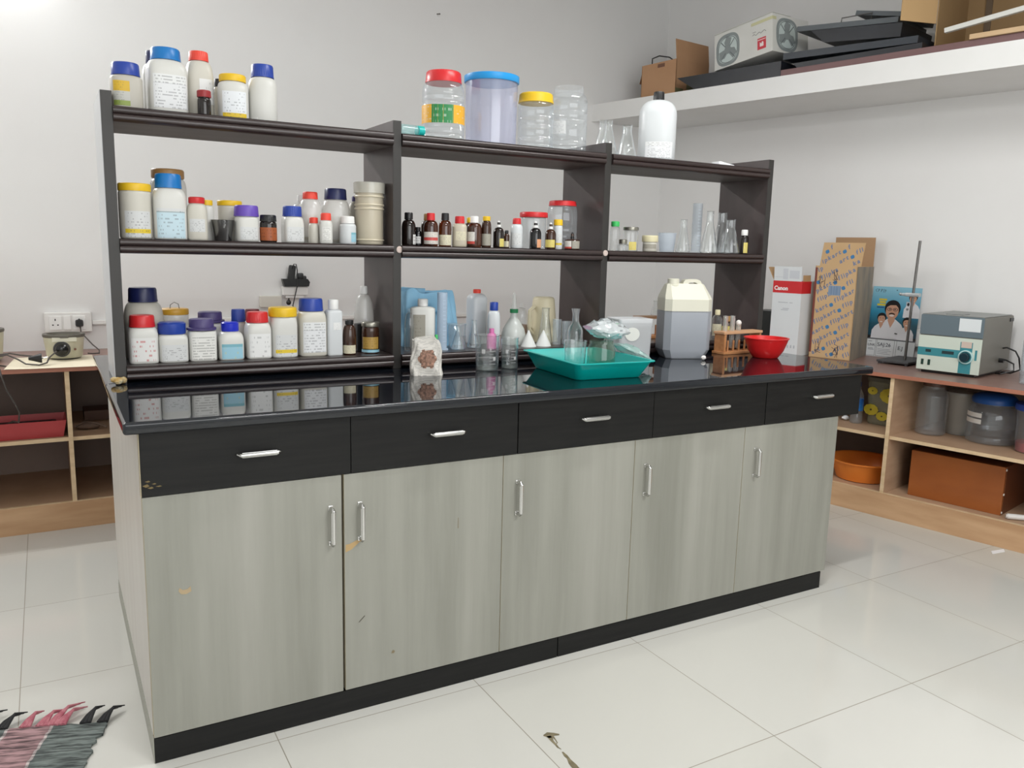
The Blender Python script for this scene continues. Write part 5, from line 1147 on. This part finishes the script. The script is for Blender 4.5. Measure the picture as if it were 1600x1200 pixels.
# ------------------------------------------------------------------ laboratory glass
GLS = BODY['glass']
def flask(label, P, group, neckw=.34, fill=None, cat='flask', mat=None, z=None):
    x, y, z, w, h, cw, ch = P
    t = thing('conical_flask', label, cat, (x, y, z+.0003), 0, group)
    R = w/2; rn = cw/2; q = .0016
    prof = [(0, 0), (R*.9, 0), (R*.98, .003), (R, .008), (rn+ (R-rn)*.08, h*.7), (rn, h*.78), (rn, h-.004), (rn*1.16, h-.001), (rn*1.14, h), (rn-q, h-.003), (rn-q, h*.78), (rn+(R-rn)*.08-q, h*.7), (R-q*1.4, .009), (R*.94, .003), (0, .0028)]
    m = MB(); m.lathe(prof, 40); m.build('flask_body', mat or GLS, t)
    m = MB(); m.patch(h*.24, h*.31, R*.80, 2, -108, -84, off=.002, w2=R*.74); m.build('graduation', clear('faint_enamel', (1, 1, 1), .02, .1, .22, (235, 236, 236), .5), t)
    return t
def beaker(label, P, group, water=None, name='beaker', mat=None, grad=True, spout=True):
    x, y, z, w, h, cw, ch = P
    t = thing(name, label, 'beaker', (x, y, z+.0003), facing(x, y), group)
    R = w/2; q = .0016; taper = .96
    m = MB(); m.lathe([(0, 0), (R*taper*.94, 0), (R*taper, .004), (R, h-.005), (R*1.05, h-.001), (R*1.04, h), (R-q, h-.004), (R*taper-q, .005), (R*taper*.9, .0024), (0, .0022)], 48)
    if spout:
        for v in m.bm.verts:
            if v.co.z > h-.008 and v.co.x < -R*.75: v.co.x -= .006*(v.co.z-h+.008)/.008
    m.build('beaker_body', mat or GLS, t)
    if grad:
        m = MB(); en = clear('white_enamel', (1, 1, 1), .02, .1, .5, (235, 236, 236), .5)
        for i in range(6): m.patch(h*(.2+.09*i), h*(.2+.09*i)+.0012, R*.985, 2, -80, -80+(22 if i % 2 else 34), off=.0006)
        m.patch(h*.5, h*.62, R*.985, 2, -118, -100, off=.0006); m.patch(h*.3, h*.4, R*.985, 2, -60, -46, off=.0006)
        m.build('graduation', en, t)
    if water:
        m = MB(); m.lathe([(0, .0028), (R*taper*.88, .003), (R*taper*.95, .006), (R*taper*.962, water), (0, water)], 40); m.build('water', clear('water', (.93, .95, .94), .03, .6, .08, (214, 216, 206), .02), t)
    return t
# on the counter
bg = thing('paper_pouch', 'crumpled white pouch with a printed flower picture, standing on the counter', 'pouch', (0.9104, 0.4, 0.885, 0.1056, 0.123, 0.1056, 0.07)[:3], -.35)
def pouch(P):
    x, y, z, w, h, cw, ch = P
    rnd = random.Random(5); N, J = 96, 30
    paper = printed('pouch_paper', [(0, (206, 203, 196))], ink=(120, 120, 120), rows=34, dens=.52, amount=.5); pic = pm('floral_print', (172, 132, 112), .7, rgb2=(86, 66, 54), scale=110)
    rs = []; cr = [[rnd.uniform(-1, 1) for _ in range(N)] for _ in range(J+1)]
    for j in range(J+1):
        f = j/J; r = []
        for i in range(N):
            a_ = 2*PI*i/N; c, s = math.cos(a_), math.sin(a_); ex = .55
            ww = w/2*(1-.03*f); dd = w*.30*(1-.55*f)+.004
            cre = .04*math.sin(5*a_+7*f)+.03*math.sin(11*a_-13*f+2)+.012*cr[j][i]
            X = ww*math.copysign(abs(c)**ex, c)*(1+cre*.5) - w*.10*max(0, c)*f**1.4 - .004*math.sin(6*f)
            Y = dd*math.copysign(abs(s)**ex, s)*(1+cre*2.2)
            Z = h*f*(1+.05*math.sin(3*c+.6)*f-.13*max(0, c)*f+.03*math.sin(9*c)*f)
            r.append((X, Y, Z))
        rs.append(r)
    m = MB(); m.rings(rs, True, paper)
    m.mi(pic)
    for fc in m.bm.faces:
        q = fc.calc_center_median()
        if q.y < -.004 and len(fc.verts) == 4:
            u, v = (q.x-.0)/(w*.26), (q.z-h*.45)/(h*.24); rr_ = math.hypot(u, v); th = math.atan2(v, u)
            if rr_ < 1.05+.1*math.cos(6*th): fc.material_index = 1
    m.build('pouch_body', None, bg, sharp=30)
pouch((0.9104, 0.4, 0.885, 0.1056, 0.123, 0.1056, 0.07))
beaker('left beaker of water on the counter, a white-scaled glass', (1.146, 0.42, 0.885, 0.0819, 0.1222, 0.0841, 0.0111), 'beakers on the counter', .012)
beaker('right-hand smaller beaker on the counter, touching the beaker of water', (1.241, 0.43, 0.885, 0.061, 0.1094, 0.0632, 0.0113), 'beakers on the counter', .010)
tr = thing('plastic_tray', 'teal plastic tray holding glassware and bags on the black counter', 'tray', (1.4455, .25, .8853), math.radians(-4))
def rrect(a, b, r, z, n=6):
    out = []
    for cx, cy, a0 in ((a-r, b-r, 0), (-a+r, b-r, PI/2), (-a+r, -b+r, PI), (a-r, -b+r, 3*PI/2)):
        for i in range(n+1): out.append((cx+r*math.cos(a0+PI/2*i/n), cy+r*math.sin(a0+PI/2*i/n), z))
    return out
m = MB(); m.rings([rrect(.122, .152, .02, 0), rrect(.126, .156, .022, .003), rrect(.147, .190, .024, .056), rrect(.157, .20, .028, .057), rrect(.157, .20, .028, .060), rrect(.146, .189, .024, .060), rrect(.123, .153, .02, .006), rrect(.118, .148, .018, .004)], True); m.build('tray_body', pm('teal_plastic', (0, 176, 170), .32, rgb2=(0, 168, 162), scale=4), tr)
# in the tray
TZ = .8895
def bott_glass(P):
    x, y, z, w, h, cw, ch = P
    t = thing('reagent_bottle', 'clear glass bottle with an open ground neck standing in the teal tray', 'bottle', (x, y, TZ), 0)
    h = h-(TZ-z); R = w/2; rn = cw/2*.8
    prof = [(0, .002), (R*.9, 0), (R, .006), (R, h*.60), (R*.97, h*.65), (R*.82, h*.70), (R*.55, h*.75), (rn*1.1, h*.80), (rn, h*.9), (rn*1.35, h-.003), (rn*1.35, h), (rn*.8, h), (rn*.8, h*.80), (R*.5, h*.74), (R*.78, h*.69), (R*.93, h*.62), (R*.93, .008), (0, .006)]
    m = MB(); m.lathe(prof, 40); m.build('bottle_body', GLS, t)
bott_glass((1.4273, 0.3, 0.885, 0.0535, 0.2173, 0.0268, 0.0267))
def bowl_glass(label, P, hh, group, tint=None):
    x, y, z, w, h, cw, ch = P; hh = h-.0045
    t = thing('glass_dish', label, 'dish', (x, y, TZ), 0, group); R = w/2
    m = MB(); m.lathe([(0, 0), (R*.7, 0), (R*.85, .004), (R, hh-.004), (R*1.03, hh), (R*.98, hh), (R*.82, .007), (0, .004)], 44); m.build('dish_body', tint or GLS, t)
bowl_glass('round glass dish in the teal tray in front of the open-necked bottle', (1.3616, 0.2, 0.885, 0.0774, 0.119, 0.0774, 0.0172), .038, 'glass dishes in the tray')
x, y, z, w, h, cw, ch = 1.4625, 0.19, 0.885, 0.096, 0.1167, 0.096, 0.0175
zj = z+h
t = thing('glass_jar', 'greenish ridged glass jar in the teal tray under the plastic bags', 'jar', (x, y, TZ), 0)
m = MB(); R = w/2; H_ = h-.0045; m.loft([(0, R*.9, 2), (.003, R, 2), (H_*.72, R, 2), (H_*.9, R*.84, 2), (H_, R*.84, 2)], 44, ribs=1, rib=.0016); m.build('jar_body', clear('green_glass', (.72, .84, .76), .05, .55, .25, (96, 120, 100), .05), t)
def bag(name, label, x, y, z, L, D, H, rz, rot, seed, mat):
    t = thing(name, label, 'bag', (x, y, z), rz, 'plastic bags in the tray'); t.rotation_euler = (rot[0], rot[1], rz)
    rnd = random.Random(seed); rs = []
    for i in range(13):
        f = i/12; e = math.sin(PI*min(max(f, .02), .98))**.6; r = []
        for k in range(24):
            a = 2*PI*k/24
            r.append((L*(f-.5)+rnd.uniform(-.004, .004), (D/2*(.55+.45*e))*math.cos(a)*(1+rnd.uniform(-.1, .1)), max(.002, H/2+H/2*e*math.sin(a)*(1+rnd.uniform(-.25, .25)))))
        rs.append(r)
    m = MB(); m.rings(rs, True); m.build('bag_film', mat, t, sharp=20)
film = clear('plastic_film', (.95, .97, .97), .18, .8, .5, (236, 242, 244), .1, 1.4)
film2 = clear('mint_film', (.82, .94, .92), .08, .5, .5, (190, 222, 216), .15, 1.6)
x, y = (1.4729, 0.2, 0.885, 0.1244, 0.196, 0.1244, 0.0414)[:2]
bag('plastic_bag', 'shiny clear plastic bag lying across the jar in the teal tray', x+.012, y, zj+.002, .15, .10, max(.05, 0.196+.885-zj-.012), -.1, (0, .10, 0), 3, film)
x, y = (1.6448, 0.27, 0.885, 0.0969, 0.1157, 0.0969, 0.0324)[:2]
bag('plastic_bag', 'pale mint plastic bag lying at the right end of the teal tray', x+.005, y, .925, .15, .10, .04, -.1, (0, .42, 0), 8, film2)
def fbox():
    t = thing('plastic_box', 'translucent plastic box with a round white sticker standing behind the tray', 'box', (1.780, .405, .8853), -.16)
    m = MB(); w, d, h = .071, .115, .160; q = .0025
    def rr(f, z, i=0): return [(a*f, b*f+d/2, z) for a, b, c in rrect(w-i, d/2-i, .012, 0)]
    m.rings([rr(.93, 0), rr(.95, .003), rr(1, h-.03), rr(1.02, h-.028), rr(1.02, h-.002), rr(.99, h), rr(.99, h-.026), rr(.93, .004)], True); m.build('box_body', clear('box_frost', (.95, .955, .96), .05, .3, .48, (238, 240, 242), .25), t)
    m = MB(); m.rings([rr(1.03, h-.012), rr(1.035, h-.010), rr(1.035, h+.002), rr(1.0, h+.004)], True); m.build('lid', clear('lid_frost', (.95, .955, .96), .05, .3, .5, (240, 242, 244), .2), t)
    m = MB(); m.prism([(-.018+.031*math.cos(2*PI*i/36), .106+.026*math.sin(2*PI*i/36)) for i in range(36)], .0015, .002, M=RX(PI/2)); m.build('round_sticker', pm('sticker_pale', (218, 220, 214), .5), t)
    m = MB(); m.rings([[(a*.9, b*.9+d/2, z) for a, b, c in rrect(w-.008, d/2-.008, .01, 0)] for z in (.006, .045)], True); m.build('contents', pm('pale_blue_fill', (166, 190, 202), .8, rgb2=(196, 206, 210), scale=25), t)
fbox()
def jerry():
    cx, cy = 2.052, .452
    t = thing('jerry_can', 'white jerry can with a moulded handle, three-quarters full of grey liquid', 'can', (cx, cy, .8853), -.33)
    a, b, h = .098, .064, .315
    def oc(A, B, z, c=.022, dy=0.): return [(x, y+dy, z) for x, y in ((A, -B+c), (A, B-c), (A-c, B), (-A+c, B), (-A, B-c), (-A, -B+c), (-A+c, -B), (A-c, -B))]
    zl = .186
    body = clear('can_plastic', (.94, .95, .97), .05, .28, .26, (216, 220, 226), .3)
    m = MB(); m.rings([oc(a*.80, b*.80, 0, .018), oc(a*.84, b*.84, .004, .018), oc(a, b, .036), oc(a, b, zl+.004)], True, cap1=False)
    m.build('can_body', body, t, sharp=24)
    m = MB(); m.rings([oc(a*.79, b*.79, .003, .017), oc(a*.975, b*.97, .037, .0215), oc(a*.975, b*.97, zl, .0215)], True); m.build('liquid', pm('grey_liquid', (152, 157, 164), .5), t, sharp=24)
    can_m = pm('can_white', (216, 214, 198), .42)
    m = MB(); m.rings([oc(a, b, zl+.004), oc(a, b, .236), oc(a*.97, b*.9, .248, .02, .004), oc(a*.80, b*.42, .292, .012, .012), oc(a*.74, b*.36, .296, .010, .012)], True, cap0=False); m.build('shoulder', can_m, t, sharp=24)
    m = MB(); m.loft([(.285, .026, 2), (.292, .026, 2), (.293, .023, 2), (h-.002, .023, 2), (h, .02, 2)], 48, ribs=1, rib=.0008, M=T(-.050, .004, 0)); m.build('cap', can_m, t)
    out_ = [(-.016, .262), (-.014, .300), (-.006, .311), (.010, .314), (.044, .314), (.058, .308), (.078, .276), (.092, .246), (.060, .240), (.020, .246)]
    inn_ = [(.006, .278), (.006, .294), (.010, .299), (.018, .301), (.038, .301), (.046, .297), (.060, .272), (.062, .268), (.048, .266), (.014, .270)]
    m = MB(); n = len(out_); F = lambda p, y_: (p[0], y_+.006, p[1])
    V = [[m.bm.verts.new(F(p, y_)) for p in L_] for L_ in (out_, inn_) for y_ in (-.016, .016)]
    for i in range(n):
        k = (i+1) % n
        m.face([V[0][i], V[0][k], V[2][k], V[2][i]]); m.face([V[1][k], V[1][i], V[3][i], V[3][k]])
        m.face([V[0][k], V[0][i], V[1][i], V[1][k]]); m.face([V[2][i], V[2][k], V[3][k], V[3][i]])
    bmesh.ops.bevel(m.bm, geom=[e for e in m.bm.edges if abs(e.verts[0].co.y-e.verts[1].co.y) < 1e-6 and e.calc_face_angle(0) > 1], offset=.005, segments=3, affect='EDGES'); m.wn = True
    m.build('handle', can_m, t)
jerry()
def tuberack(label, loc, rz, n, L, tubes, name='test_tube_rack'):
    t = thing(name, label, 'rack', loc, rz, 'wooden test tube racks')
    wd = pm('rack_wood', (190, 134, 88), .5, rgb2=(172, 114, 70), scale=8, stretch=(1, 6, 6)); h = .095
    m = MB(); m.box(-L/2-.012, L/2+.012, -.034, .034, 0, .012, .002); m.build('base', wd, t)
    for s in (-1, 1):
        m = MB(); m.box(s*L/2-.006, s*L/2+.006, -.028, .028, .012, h-.011, .001); m.build('end_panel', wd, t)
    m = MB(); m.box(-L/2-.012, L/2+.012, -.03, .03, h-.011, h, .002); m.build('top_rail', pm('rack_wood_pale', (206, 160, 122), .55), t)
    for k in range(n):
        m = MB(); m.tube([(-L/2+.022+k*(L-.044)/(n-1), -.022, .012), (-L/2+.022+k*(L-.044)/(n-1), -.022, .058)], .0045, 10); m.build('peg', wd, t)
def test_tube(label, x, y, z, h, plug=None):
    t = thing('test_tube', label, 'test tube', (x, y, z), 0, 'test tubes in the wooden rack')
    r = .0105
    m = MB(); m.lathe([(0, 0), (r*.5, .0012), (r*.87, .005), (r, .01), (r, h-.002), (r*1.14, h), (r*.86, h), (r*.86, .01), (0, .003)], 20); m.build('tube_body', clear('tube_glass', (.97, .98, .97), .10, .95, .26, (232, 235, 232), .03, 1.5), t)  # whitish haze in the glass stands for light caught by the tubes
    if plug:
        m = MB(); m.ball((0, 0, h+.006), .012, .012, .012, jit=.07); m.build('cotton_plug', pm('cotton', (232, 228, 224), .9), t)
RKX, RKY, RKA = 2.395, .488, .06
tuberack('wooden test tube rack half behind the red bowl', (RKX, RKY, .8853), RKA, 6, .215, None)
for q, dx in enumerate((-.075, -.034, .002)):
    test_tube(['test tube in the wooden rack, leftmost and unplugged', 'test tube in the wooden rack between the other two', 'test tube with a white cotton plug in the wooden rack'][q], RKX+dx, RKY+.004, .9+.002, [.142, .142, .105][q], q == 2)
bw = thing('bowl', 'red plastic bowl on the counter in front of the white printer box', 'bowl', (2.395, .33, .8853))
m = MB(); m.lathe([(0, .003), (.048, 0), (.052, .002), (.071, .03), (.084, .066), (.087, .077), (.091, .079), (.091, .082), (.084, .082), (.081, .066), (.068, .032), (.048, .005), (0, .005)], 56); m.build('bowl_body', pm('red_plastic', (216, 34, 36), .3), bw)
m = MB(); m.ball((0, 0, .0105), .011, .009, .008, jit=.15); o = m.build('cotton_ball', pm('cotton', (232, 228, 224), .9)); x, y = 2.0736, 0.347; o.location = (x, y, .8853); tag(o, 'small white cotton ball on the counter right of the jerry can', 'cotton')
m = MB(); rnd = random.Random(2)
for i in range(7): m.ball((rnd.uniform(-.014, .012), rnd.uniform(-.012, .006), .0095+rnd.uniform(0, .006)), .010, .009, .008, jit=.12)
o = m.build('resin_lump', pm('yellow_foam', (176, 138, 64), .7, rgb2=(196, 190, 160), scale=45)); o.location = (.0, .535, .8853); tag(o, 'yellowed lump of sealant at the foot of the left upright', 'sealant')

# ---- bottom shelf, middle bay
def cloth():
    x, y = 1.075, .775
    t = thing('blue_cloth', 'light blue cloth draped in a heap at the back of the middle bay', 'cloth', (x, y, .9345))
    rnd = random.Random(11); rs = []
    H = .205; N = 80
    for j in range(25):
        f = j/24; r = []
        t_ = f/.82 if f < .82 else 1
        for i in range(N):
            a = 2*PI*i/N; c, s = math.cos(a), math.sin(a)
            fold = 1+(.05*math.sin(5*a+3*f)+.04*math.sin(9*a-4*f+1)+.02*math.sin(17*a+9*f))*(1-.5*f)+rnd.uniform(-.004, .004)
            top = 1 if f < .82 else max(.015, 1-((f-.82)/.18)**2)
            xr = (.098 + (.045*(1-t_)**.8 if c > 0 else .008*(1-t_)))
            zz = H*min(1, t_)**.95*(1-.05*max(0, c)-.03*math.sin(4*c+1)) + (.006*math.sin(8*c) if f > .7 else 0)
            if f > .82: zz += -.004*(f-.82)/.18
            r.append((xr*fold*top*math.copysign(abs(c)**.6, c)-.008, .052*fold*top*math.copysign(abs(s)**.75, s), zz))
        rs.append(r)
    m = MB(); m.rings(rs, True); m.build('cloth_folds', pm('sky_cloth', (160, 212, 242), .85, rgb2=(148, 202, 236), scale=12), t, sharp=60)
    m = MB(); m.tube([(-.06, -.058, .12), (-.05, -.066, .135), (-.02, -.066, .13), (.02, -.066, .128), (.05, -.062, .132)], .004, 8); m.build('seam_cord', pm('cloth_seam', (116, 176, 216), .85), t)
cloth()
bottle('glass_bottle', 'clear glass bottle beside the second upright, bottom shelf', 'bottle', (0.9449, 0.6327, 0.9341, 0.0363, 0.155, 0.0136, 0.0181), 'glass', None, 2, .4, group=GL)
bottle('reagent_bottle', 'broad white bottle with a white cap and grey label behind the pouch', 'bottle', (1.0078, 0.6619, 0.9341, 0.0947, 0.1819, 0.037, 0.0253), 'white', 'white', 3.4, .06, asp=.7, labels=[(.05, .88, 22, 'grey', -18)], capst='smooth', group=GL)
def pillar(label, P, mat, name='measuring_cylinder'):
    x, y, z, w, h, cw, ch = P
    t = thing(name, label, 'cylinder', (x, y, z+.0003), facing(x, y), GL); R = w/2
    m = MB(); m.loft([(0, R*1.25, 6), (.004, R*1.25, 6), (.006, R, 2.6), (h, R, 2.6), (h, R*.9, 2.6), (.008, R*.88, 2.6)], 36); m.build('cylinder_body', mat, t)
    m = MB()
    for i in range(12): m.patch(h*(.15+.065*i), h*(.15+.065*i)+.0014, R, 2.6, -84, -84+(30 if i % 3 else 50), off=.0005)
    m.build('scale_marks', pm('scale_pale', (176, 190, 204), .5), t)
cylm = clear('cylinder_plastic', (.84, .9, .95), .04, .25, .5, (204, 220, 236), .3)
pillar('tall pale blue plastic measuring cylinder in front of the blue cloth', (1.0668, 0.6229, 0.9341, 0.0368, 0.2067, 0.0368, 0.0069), cylm)
bottle('dropper_bottle', 'tiny green translucent bottle at the foot of the pale blue cylinder', 'bottle', (1.0317, 0.5948, 0.9341, 0.0206, 0.0587, 0.0114, 0.016), 'glass', 'green', 2, .3, capst='smooth', group=GL)
bottle('chemical_can', 'large milky plastic bottle with a red cap behind the flasks', 'bottle', (1.2799, 0.7667, 0.9341, 0.0844, 0.2098, 0.0298, 0.0147), 'milky', 'orange', 3.6, .12, capst='smooth', group=GL)
beaker('clear plastic beaker behind the small conical flask, bottom shelf', (1.1512, 0.6729, 0.9341, 0.0667, 0.0876, 0.0667, 0.0071), GL, mat=BODY['pet'], grad=False)
flask('small conical flask just right of the pale blue cylinder', (1.1273, 0.6125, 0.9341, 0.056, 0.0891, 0.0187, 0.0093), GL)
flask('conical flask below the red-capped milky bottle', (1.2067, 0.6407, 0.9341, 0.0524, 0.1035, 0.0191, 0.0095), GL)
bottle('reagent_bottle', 'white bottle with a square blue cap behind the counter beakers', 'bottle', (1.2929, 0.6498, 0.9341, 0.0507, 0.1682, 0.0314, 0.0312), 'cool', 'blue', 3, .25, capst='smooth', group=GL)
bottle('pink_bottle', 'small pink plastic bottle in front of the square-blue-capped bottle', 'bottle', (1.255, 0.5935, 0.9341, 0.038, 0.0806, 0.0213, 0.0213), 'white', None, 2.4, .3, group=GL)
pb = [q for q in COL.objects if q.name.startswith('pink_bottle')][-1]
for c in pb.children: c.data.materials[0] = pm('pink_plastic_body', (216, 120, 176), .4)
def washb():
    x, y, z, w, h, cw, ch = 1.4069, 0.6968, 0.9341, 0.0946, 0.2009, 0.0323, 0.0766
    t = thing('wash_bottle', 'milky wash bottle with a green collar and a clear spout', 'bottle', (x, y, z+.0003), facing(x, y), GL)
    R = w/2; hb = h-ch; rn = cw/2*.8
    m = MB(); m.loft([(0, R*.94, 2), (.004, R, 2), (hb*.3, R, 2), (hb*.5, R*.86, 2), (hb*.7, R*.55, 2), (hb*.85, rn*1.1, 2), (hb, rn, 2)], 44); m.build('bottle_body', clear('wash_milky', (.88, .9, .88), .05, .35, .7, (222, 226, 222), .25), t)
    m = MB(); m.loft([(hb-.002, cw/2, 2), (hb+.012, cw/2, 2), (hb+.013, cw/2*.9, 2)], 48, ribs=1, rib=.0006); m.build('collar', CAP['dgreen'], t)
    m = MB(); m.loft([(hb+.013, cw/2*.8, 2), (hb+.03, cw/2*.62, 2), (h-.012, .006, 2), (h-.003, .0035, 2), (h, .001, 2)], 32); m.build('spout', BODY['haze'], t)
washb()
def jug():
    x, y, z, w, h, cw, ch = 1.583, 0.7643, 0.9341, 0.1196, 0.1781, 0.0884, 0.0155
    t = thing('plastic_jug', 'ivory plastic jug standing upside down at the back of the middle bay', 'jug', (x, y, z+.0003), .2, GL); R = w/2
    iv = pm('ivory_plastic', (224, 214, 184), .45, rgb2=(214, 203, 172), scale=5)
    m = MB(); m.lathe([(R*1.02, 0), (R*1.0, .006), (R*.97, .012), (R*.74, h-.012), (R*.68, h-.003), (R*.6, h), (0, h), (0, h-.003), (R*.66, h-.006), (R*.93, .008), (R*.96, 0), (R*1.02, 0)], 48); m.build('jug_body', iv, t)
    m = MB(); m.tube([(-R*.9, 0, .03), (-R*1.25, 0, .05), (-R*1.25, 0, h*.7), (-R*.8, 0, h*.8)], .008, 10); m.build('handle', iv, t)
jug()
bottle('glass_bottle', 'clear bottle with brownish contents behind the wash bottle', 'bottle', (1.4891, 0.7829, 0.9341, 0.0568, 0.1572, 0.0206, 0.0205), 'glass', None, 2, .3, group=GL, fill=(.7, pm('brown_fill', (150, 122, 104), .6, rgb2=(120, 92, 74), scale=30)))
flask('conical flask in front of the ivory jug', (1.5409, 0.6799, 0.9341, 0.0608, 0.1409, 0.0304, 0.0101), GL)
for lab, P in (('left-hand white paper cone standing behind the teal tray', (1.427, 0.6152, 0.9341, 0.0614, 0.0618, 0.0098, 0.0098)), ('right-hand white paper cone standing behind the teal tray', (1.4936, 0.6155, 0.9341, 0.062, 0.06, 0.0099, 0.0099))):
    x, y, z, w, h, cw, ch = P
    t = thing('paper_cone', lab, 'cone', (x, y, z+.0003), 0, 'paper cones behind the tray')
    m = MB(); m.lathe([(w/2, 0), (w*.03, h), (w*.02, h), (w/2-.001, 0), (w/2, 0)], 36); m.build('cone', pm('cone_white', (224, 226, 224), .6), t)
for lab, P in (('left-hand clear plastic cylinder jar next to the ivory jug', (1.5672, 0.6341, 0.9341, 0.0352, 0.0989, 0.0352, 0.0075)), ('right-hand clear plastic cylinder jar behind the open-necked bottle', (1.6041, 0.6234, 0.9341, 0.0379, 0.0915, 0.0379, 0.0076))):
    beaker(lab, P, GL, mat=BODY['pet'], grad=False, spout=False, name='plastic_beaker')

# ---- right bay: top shelf
GF = 'conical flasks on the rack'
flask('conical flask on the top shelf, half behind the third upright', (1.8169, 0.7332, 1.6671, 0.0773, 0.1523, 0.0258, 0.0098), GF)
flask('conical flask on the top shelf, second from the third upright', (1.7828, 0.6421, 1.6671, 0.0752, 0.1377, 0.0276, 0.0096), GF)
flask('conical flask on the top shelf left of the big white bottle', (1.8587, 0.6236, 1.6671, 0.0783, 0.1233, 0.0353, 0.0096), GF)
bottle('chemical_bottle', 'large white bottle with a dark cap on the right top shelf', 'bottle', (2.0408, 0.6639, 1.6671, 0.1588, 0.2749, 0.0443, 0.0321), 'cool', 'black', 2.6, .24, labels=[(.03, .38, 40, 'lines', 10)], capst='rib', group=GT, neck=.8)
x, y, z, w, h, cw, ch = 2.4107, 0.6616, 1.6671, 0.0943, 0.0424, 0.0943, 0.008
m = MB(); m.rings([[(a, b*(1-.2*f), c+zz) for a, b, c in rrect(.045, .03, .008, 0)] for f, zz in ((0, 0), (.3, .006), (1, .014))], True)
for v in m.bm.verts: v.co.z += .010*(v.co.x < -.01)*(v.co.z > .003) + random.uniform(0, .001)
o = m.build('folded_tissue', pm('white_paper', (240, 241, 244), .7)); o.location = (x, y, z+.0003); tag(o, 'folded white tissue at the right end of the top shelf', 'tissue')
# right bay: middle shelf
bottle('glass_bottle', 'small clear bottle with a bright green cap beside the third upright', 'bottle', (1.8522, 0.6666, 1.3036, 0.0442, 0.1171, 0.0338, 0.0203), 'glass', 'green', 2, .15, capst='smooth', group=GM)
bottle('glass_jar', 'short clear jar with a silvery cap in front of the green-capped bottle', 'jar', (1.8456, 0.6014, 1.3036, 0.0538, 0.0454, 0.0333, 0.0176), 'glass', 'metal', 2, .3, capst='smooth', group=GM)
bottle('glass_jar', 'clear jar with a metal lid and yellow label strip, right bay', 'jar', (1.9013, 0.6256, 1.3036, 0.0622, 0.0953, 0.0622, 0.0127), 'glass', 'metal', 2.4, .12, labels=[(.0, .5, 28, 'yellow', 20)], capst='lid', group=GM)
bottle('ointment_jar', 'low jar with a thick cream lid, right bay', 'jar', (2.0003, 0.6248, 1.3036, 0.0606, 0.0651, 0.0659, 0.0258), 'natural', 'cream', 2.4, .1, labels=[(.3, .95, 60, 'grey', 0)], capst='lid', group=GM)
def pbeak():
    x, y, z, w, h, cw, ch = 2.1078, 0.6454, 1.3036, 0.0618, 0.0788, 0.0779, 0.0079
    t = thing('plastic_beaker', 'pale blue tapered plastic beaker, right bay middle shelf', 'beaker', (x, y, z+.0003), 0, GM); R = cw/2
    m = MB(); m.lathe([(0, 0), (R*.74, 0), (R*.78, .003), (R*.97, h-.003), (R*1.02, h), (R*.95, h), (R*.75, .004), (0, .003)], 44); m.build('beaker_body', clear('pale_blue_plastic', (.93, .95, .97), .04, .25, .33, (222, 229, 236), .3), t)
pbeak()
flask('conical flask right of the pale blue beaker', (2.186, 0.6356, 1.3036, 0.0622, 0.137, 0.027, 0.0106), GF)
pillar('tall milky measuring cylinder among the conical flasks, right bay', (2.3581, 0.7458, 1.3036, 0.0425, 0.2146, 0.0425, 0.0083), clear('cylinder_milky', (.92, .94, .96), .04, .25, .38, (226, 231, 235), .3))
flask('tall conical flask just right of the milky cylinder', (2.3391, 0.6432, 1.3036, 0.0774, 0.1781, 0.0276, 0.0108), GF)
flask('conical flask at the back against the fourth upright', (2.5102, 0.748, 1.3036, 0.087, 0.1825, 0.0406, 0.0113), GF)
flask('front conical flask left of the small amber bottle', (2.4455, 0.6265, 1.3036, 0.0839, 0.1464, 0.0392, 0.0109), GF)
bottle('amber_bottle', 'small amber bottle with a white cap and yellow label, right bay', 'bottle', (2.5183, 0.6143, 1.3036, 0.0395, 0.1047, 0.0282, 0.0248), 'dark', 'white', 2, .2, labels=[(.0, .8, 30, 'yellow', 26)], capst='smooth', group=GM)
# right bay: bottom shelf
tuberack('second wooden test tube rack, on the bottom shelf behind the jerry can', (2.17, .72, .9345), 0, 5, .26, None)
flask('small conical flask standing on the rack behind the translucent box', (2.1452, 0.7441, 1.0298, 0.0393, 0.0627, 0.0168, 0.0112), GF)
for lab, P in (('glass bottle with a yellowish label behind the test tubes', (2.3927, 0.6171, 0.9341, 0.0451, 0.1252, 0.0226, 0.0225)),):
    bottle('glass_bottle', lab, 'bottle', P, 'glass', 'cream', 2, .2, labels=[(.1, .8, 60, 'cream', 0)], capst='smooth', group=GL)
bottle('glass_bottle', 'olive bottle behind the unplugged test tubes, bottom shelf', 'bottle', (2.4754, 0.6404, 0.9341, 0.0517, 0.0937, 0.0316, 0.0229), 'brown', 'tan', 2, .2, labels=[(.45, .95, 60, 'yellow', 0)], capst='smooth', group=GL)
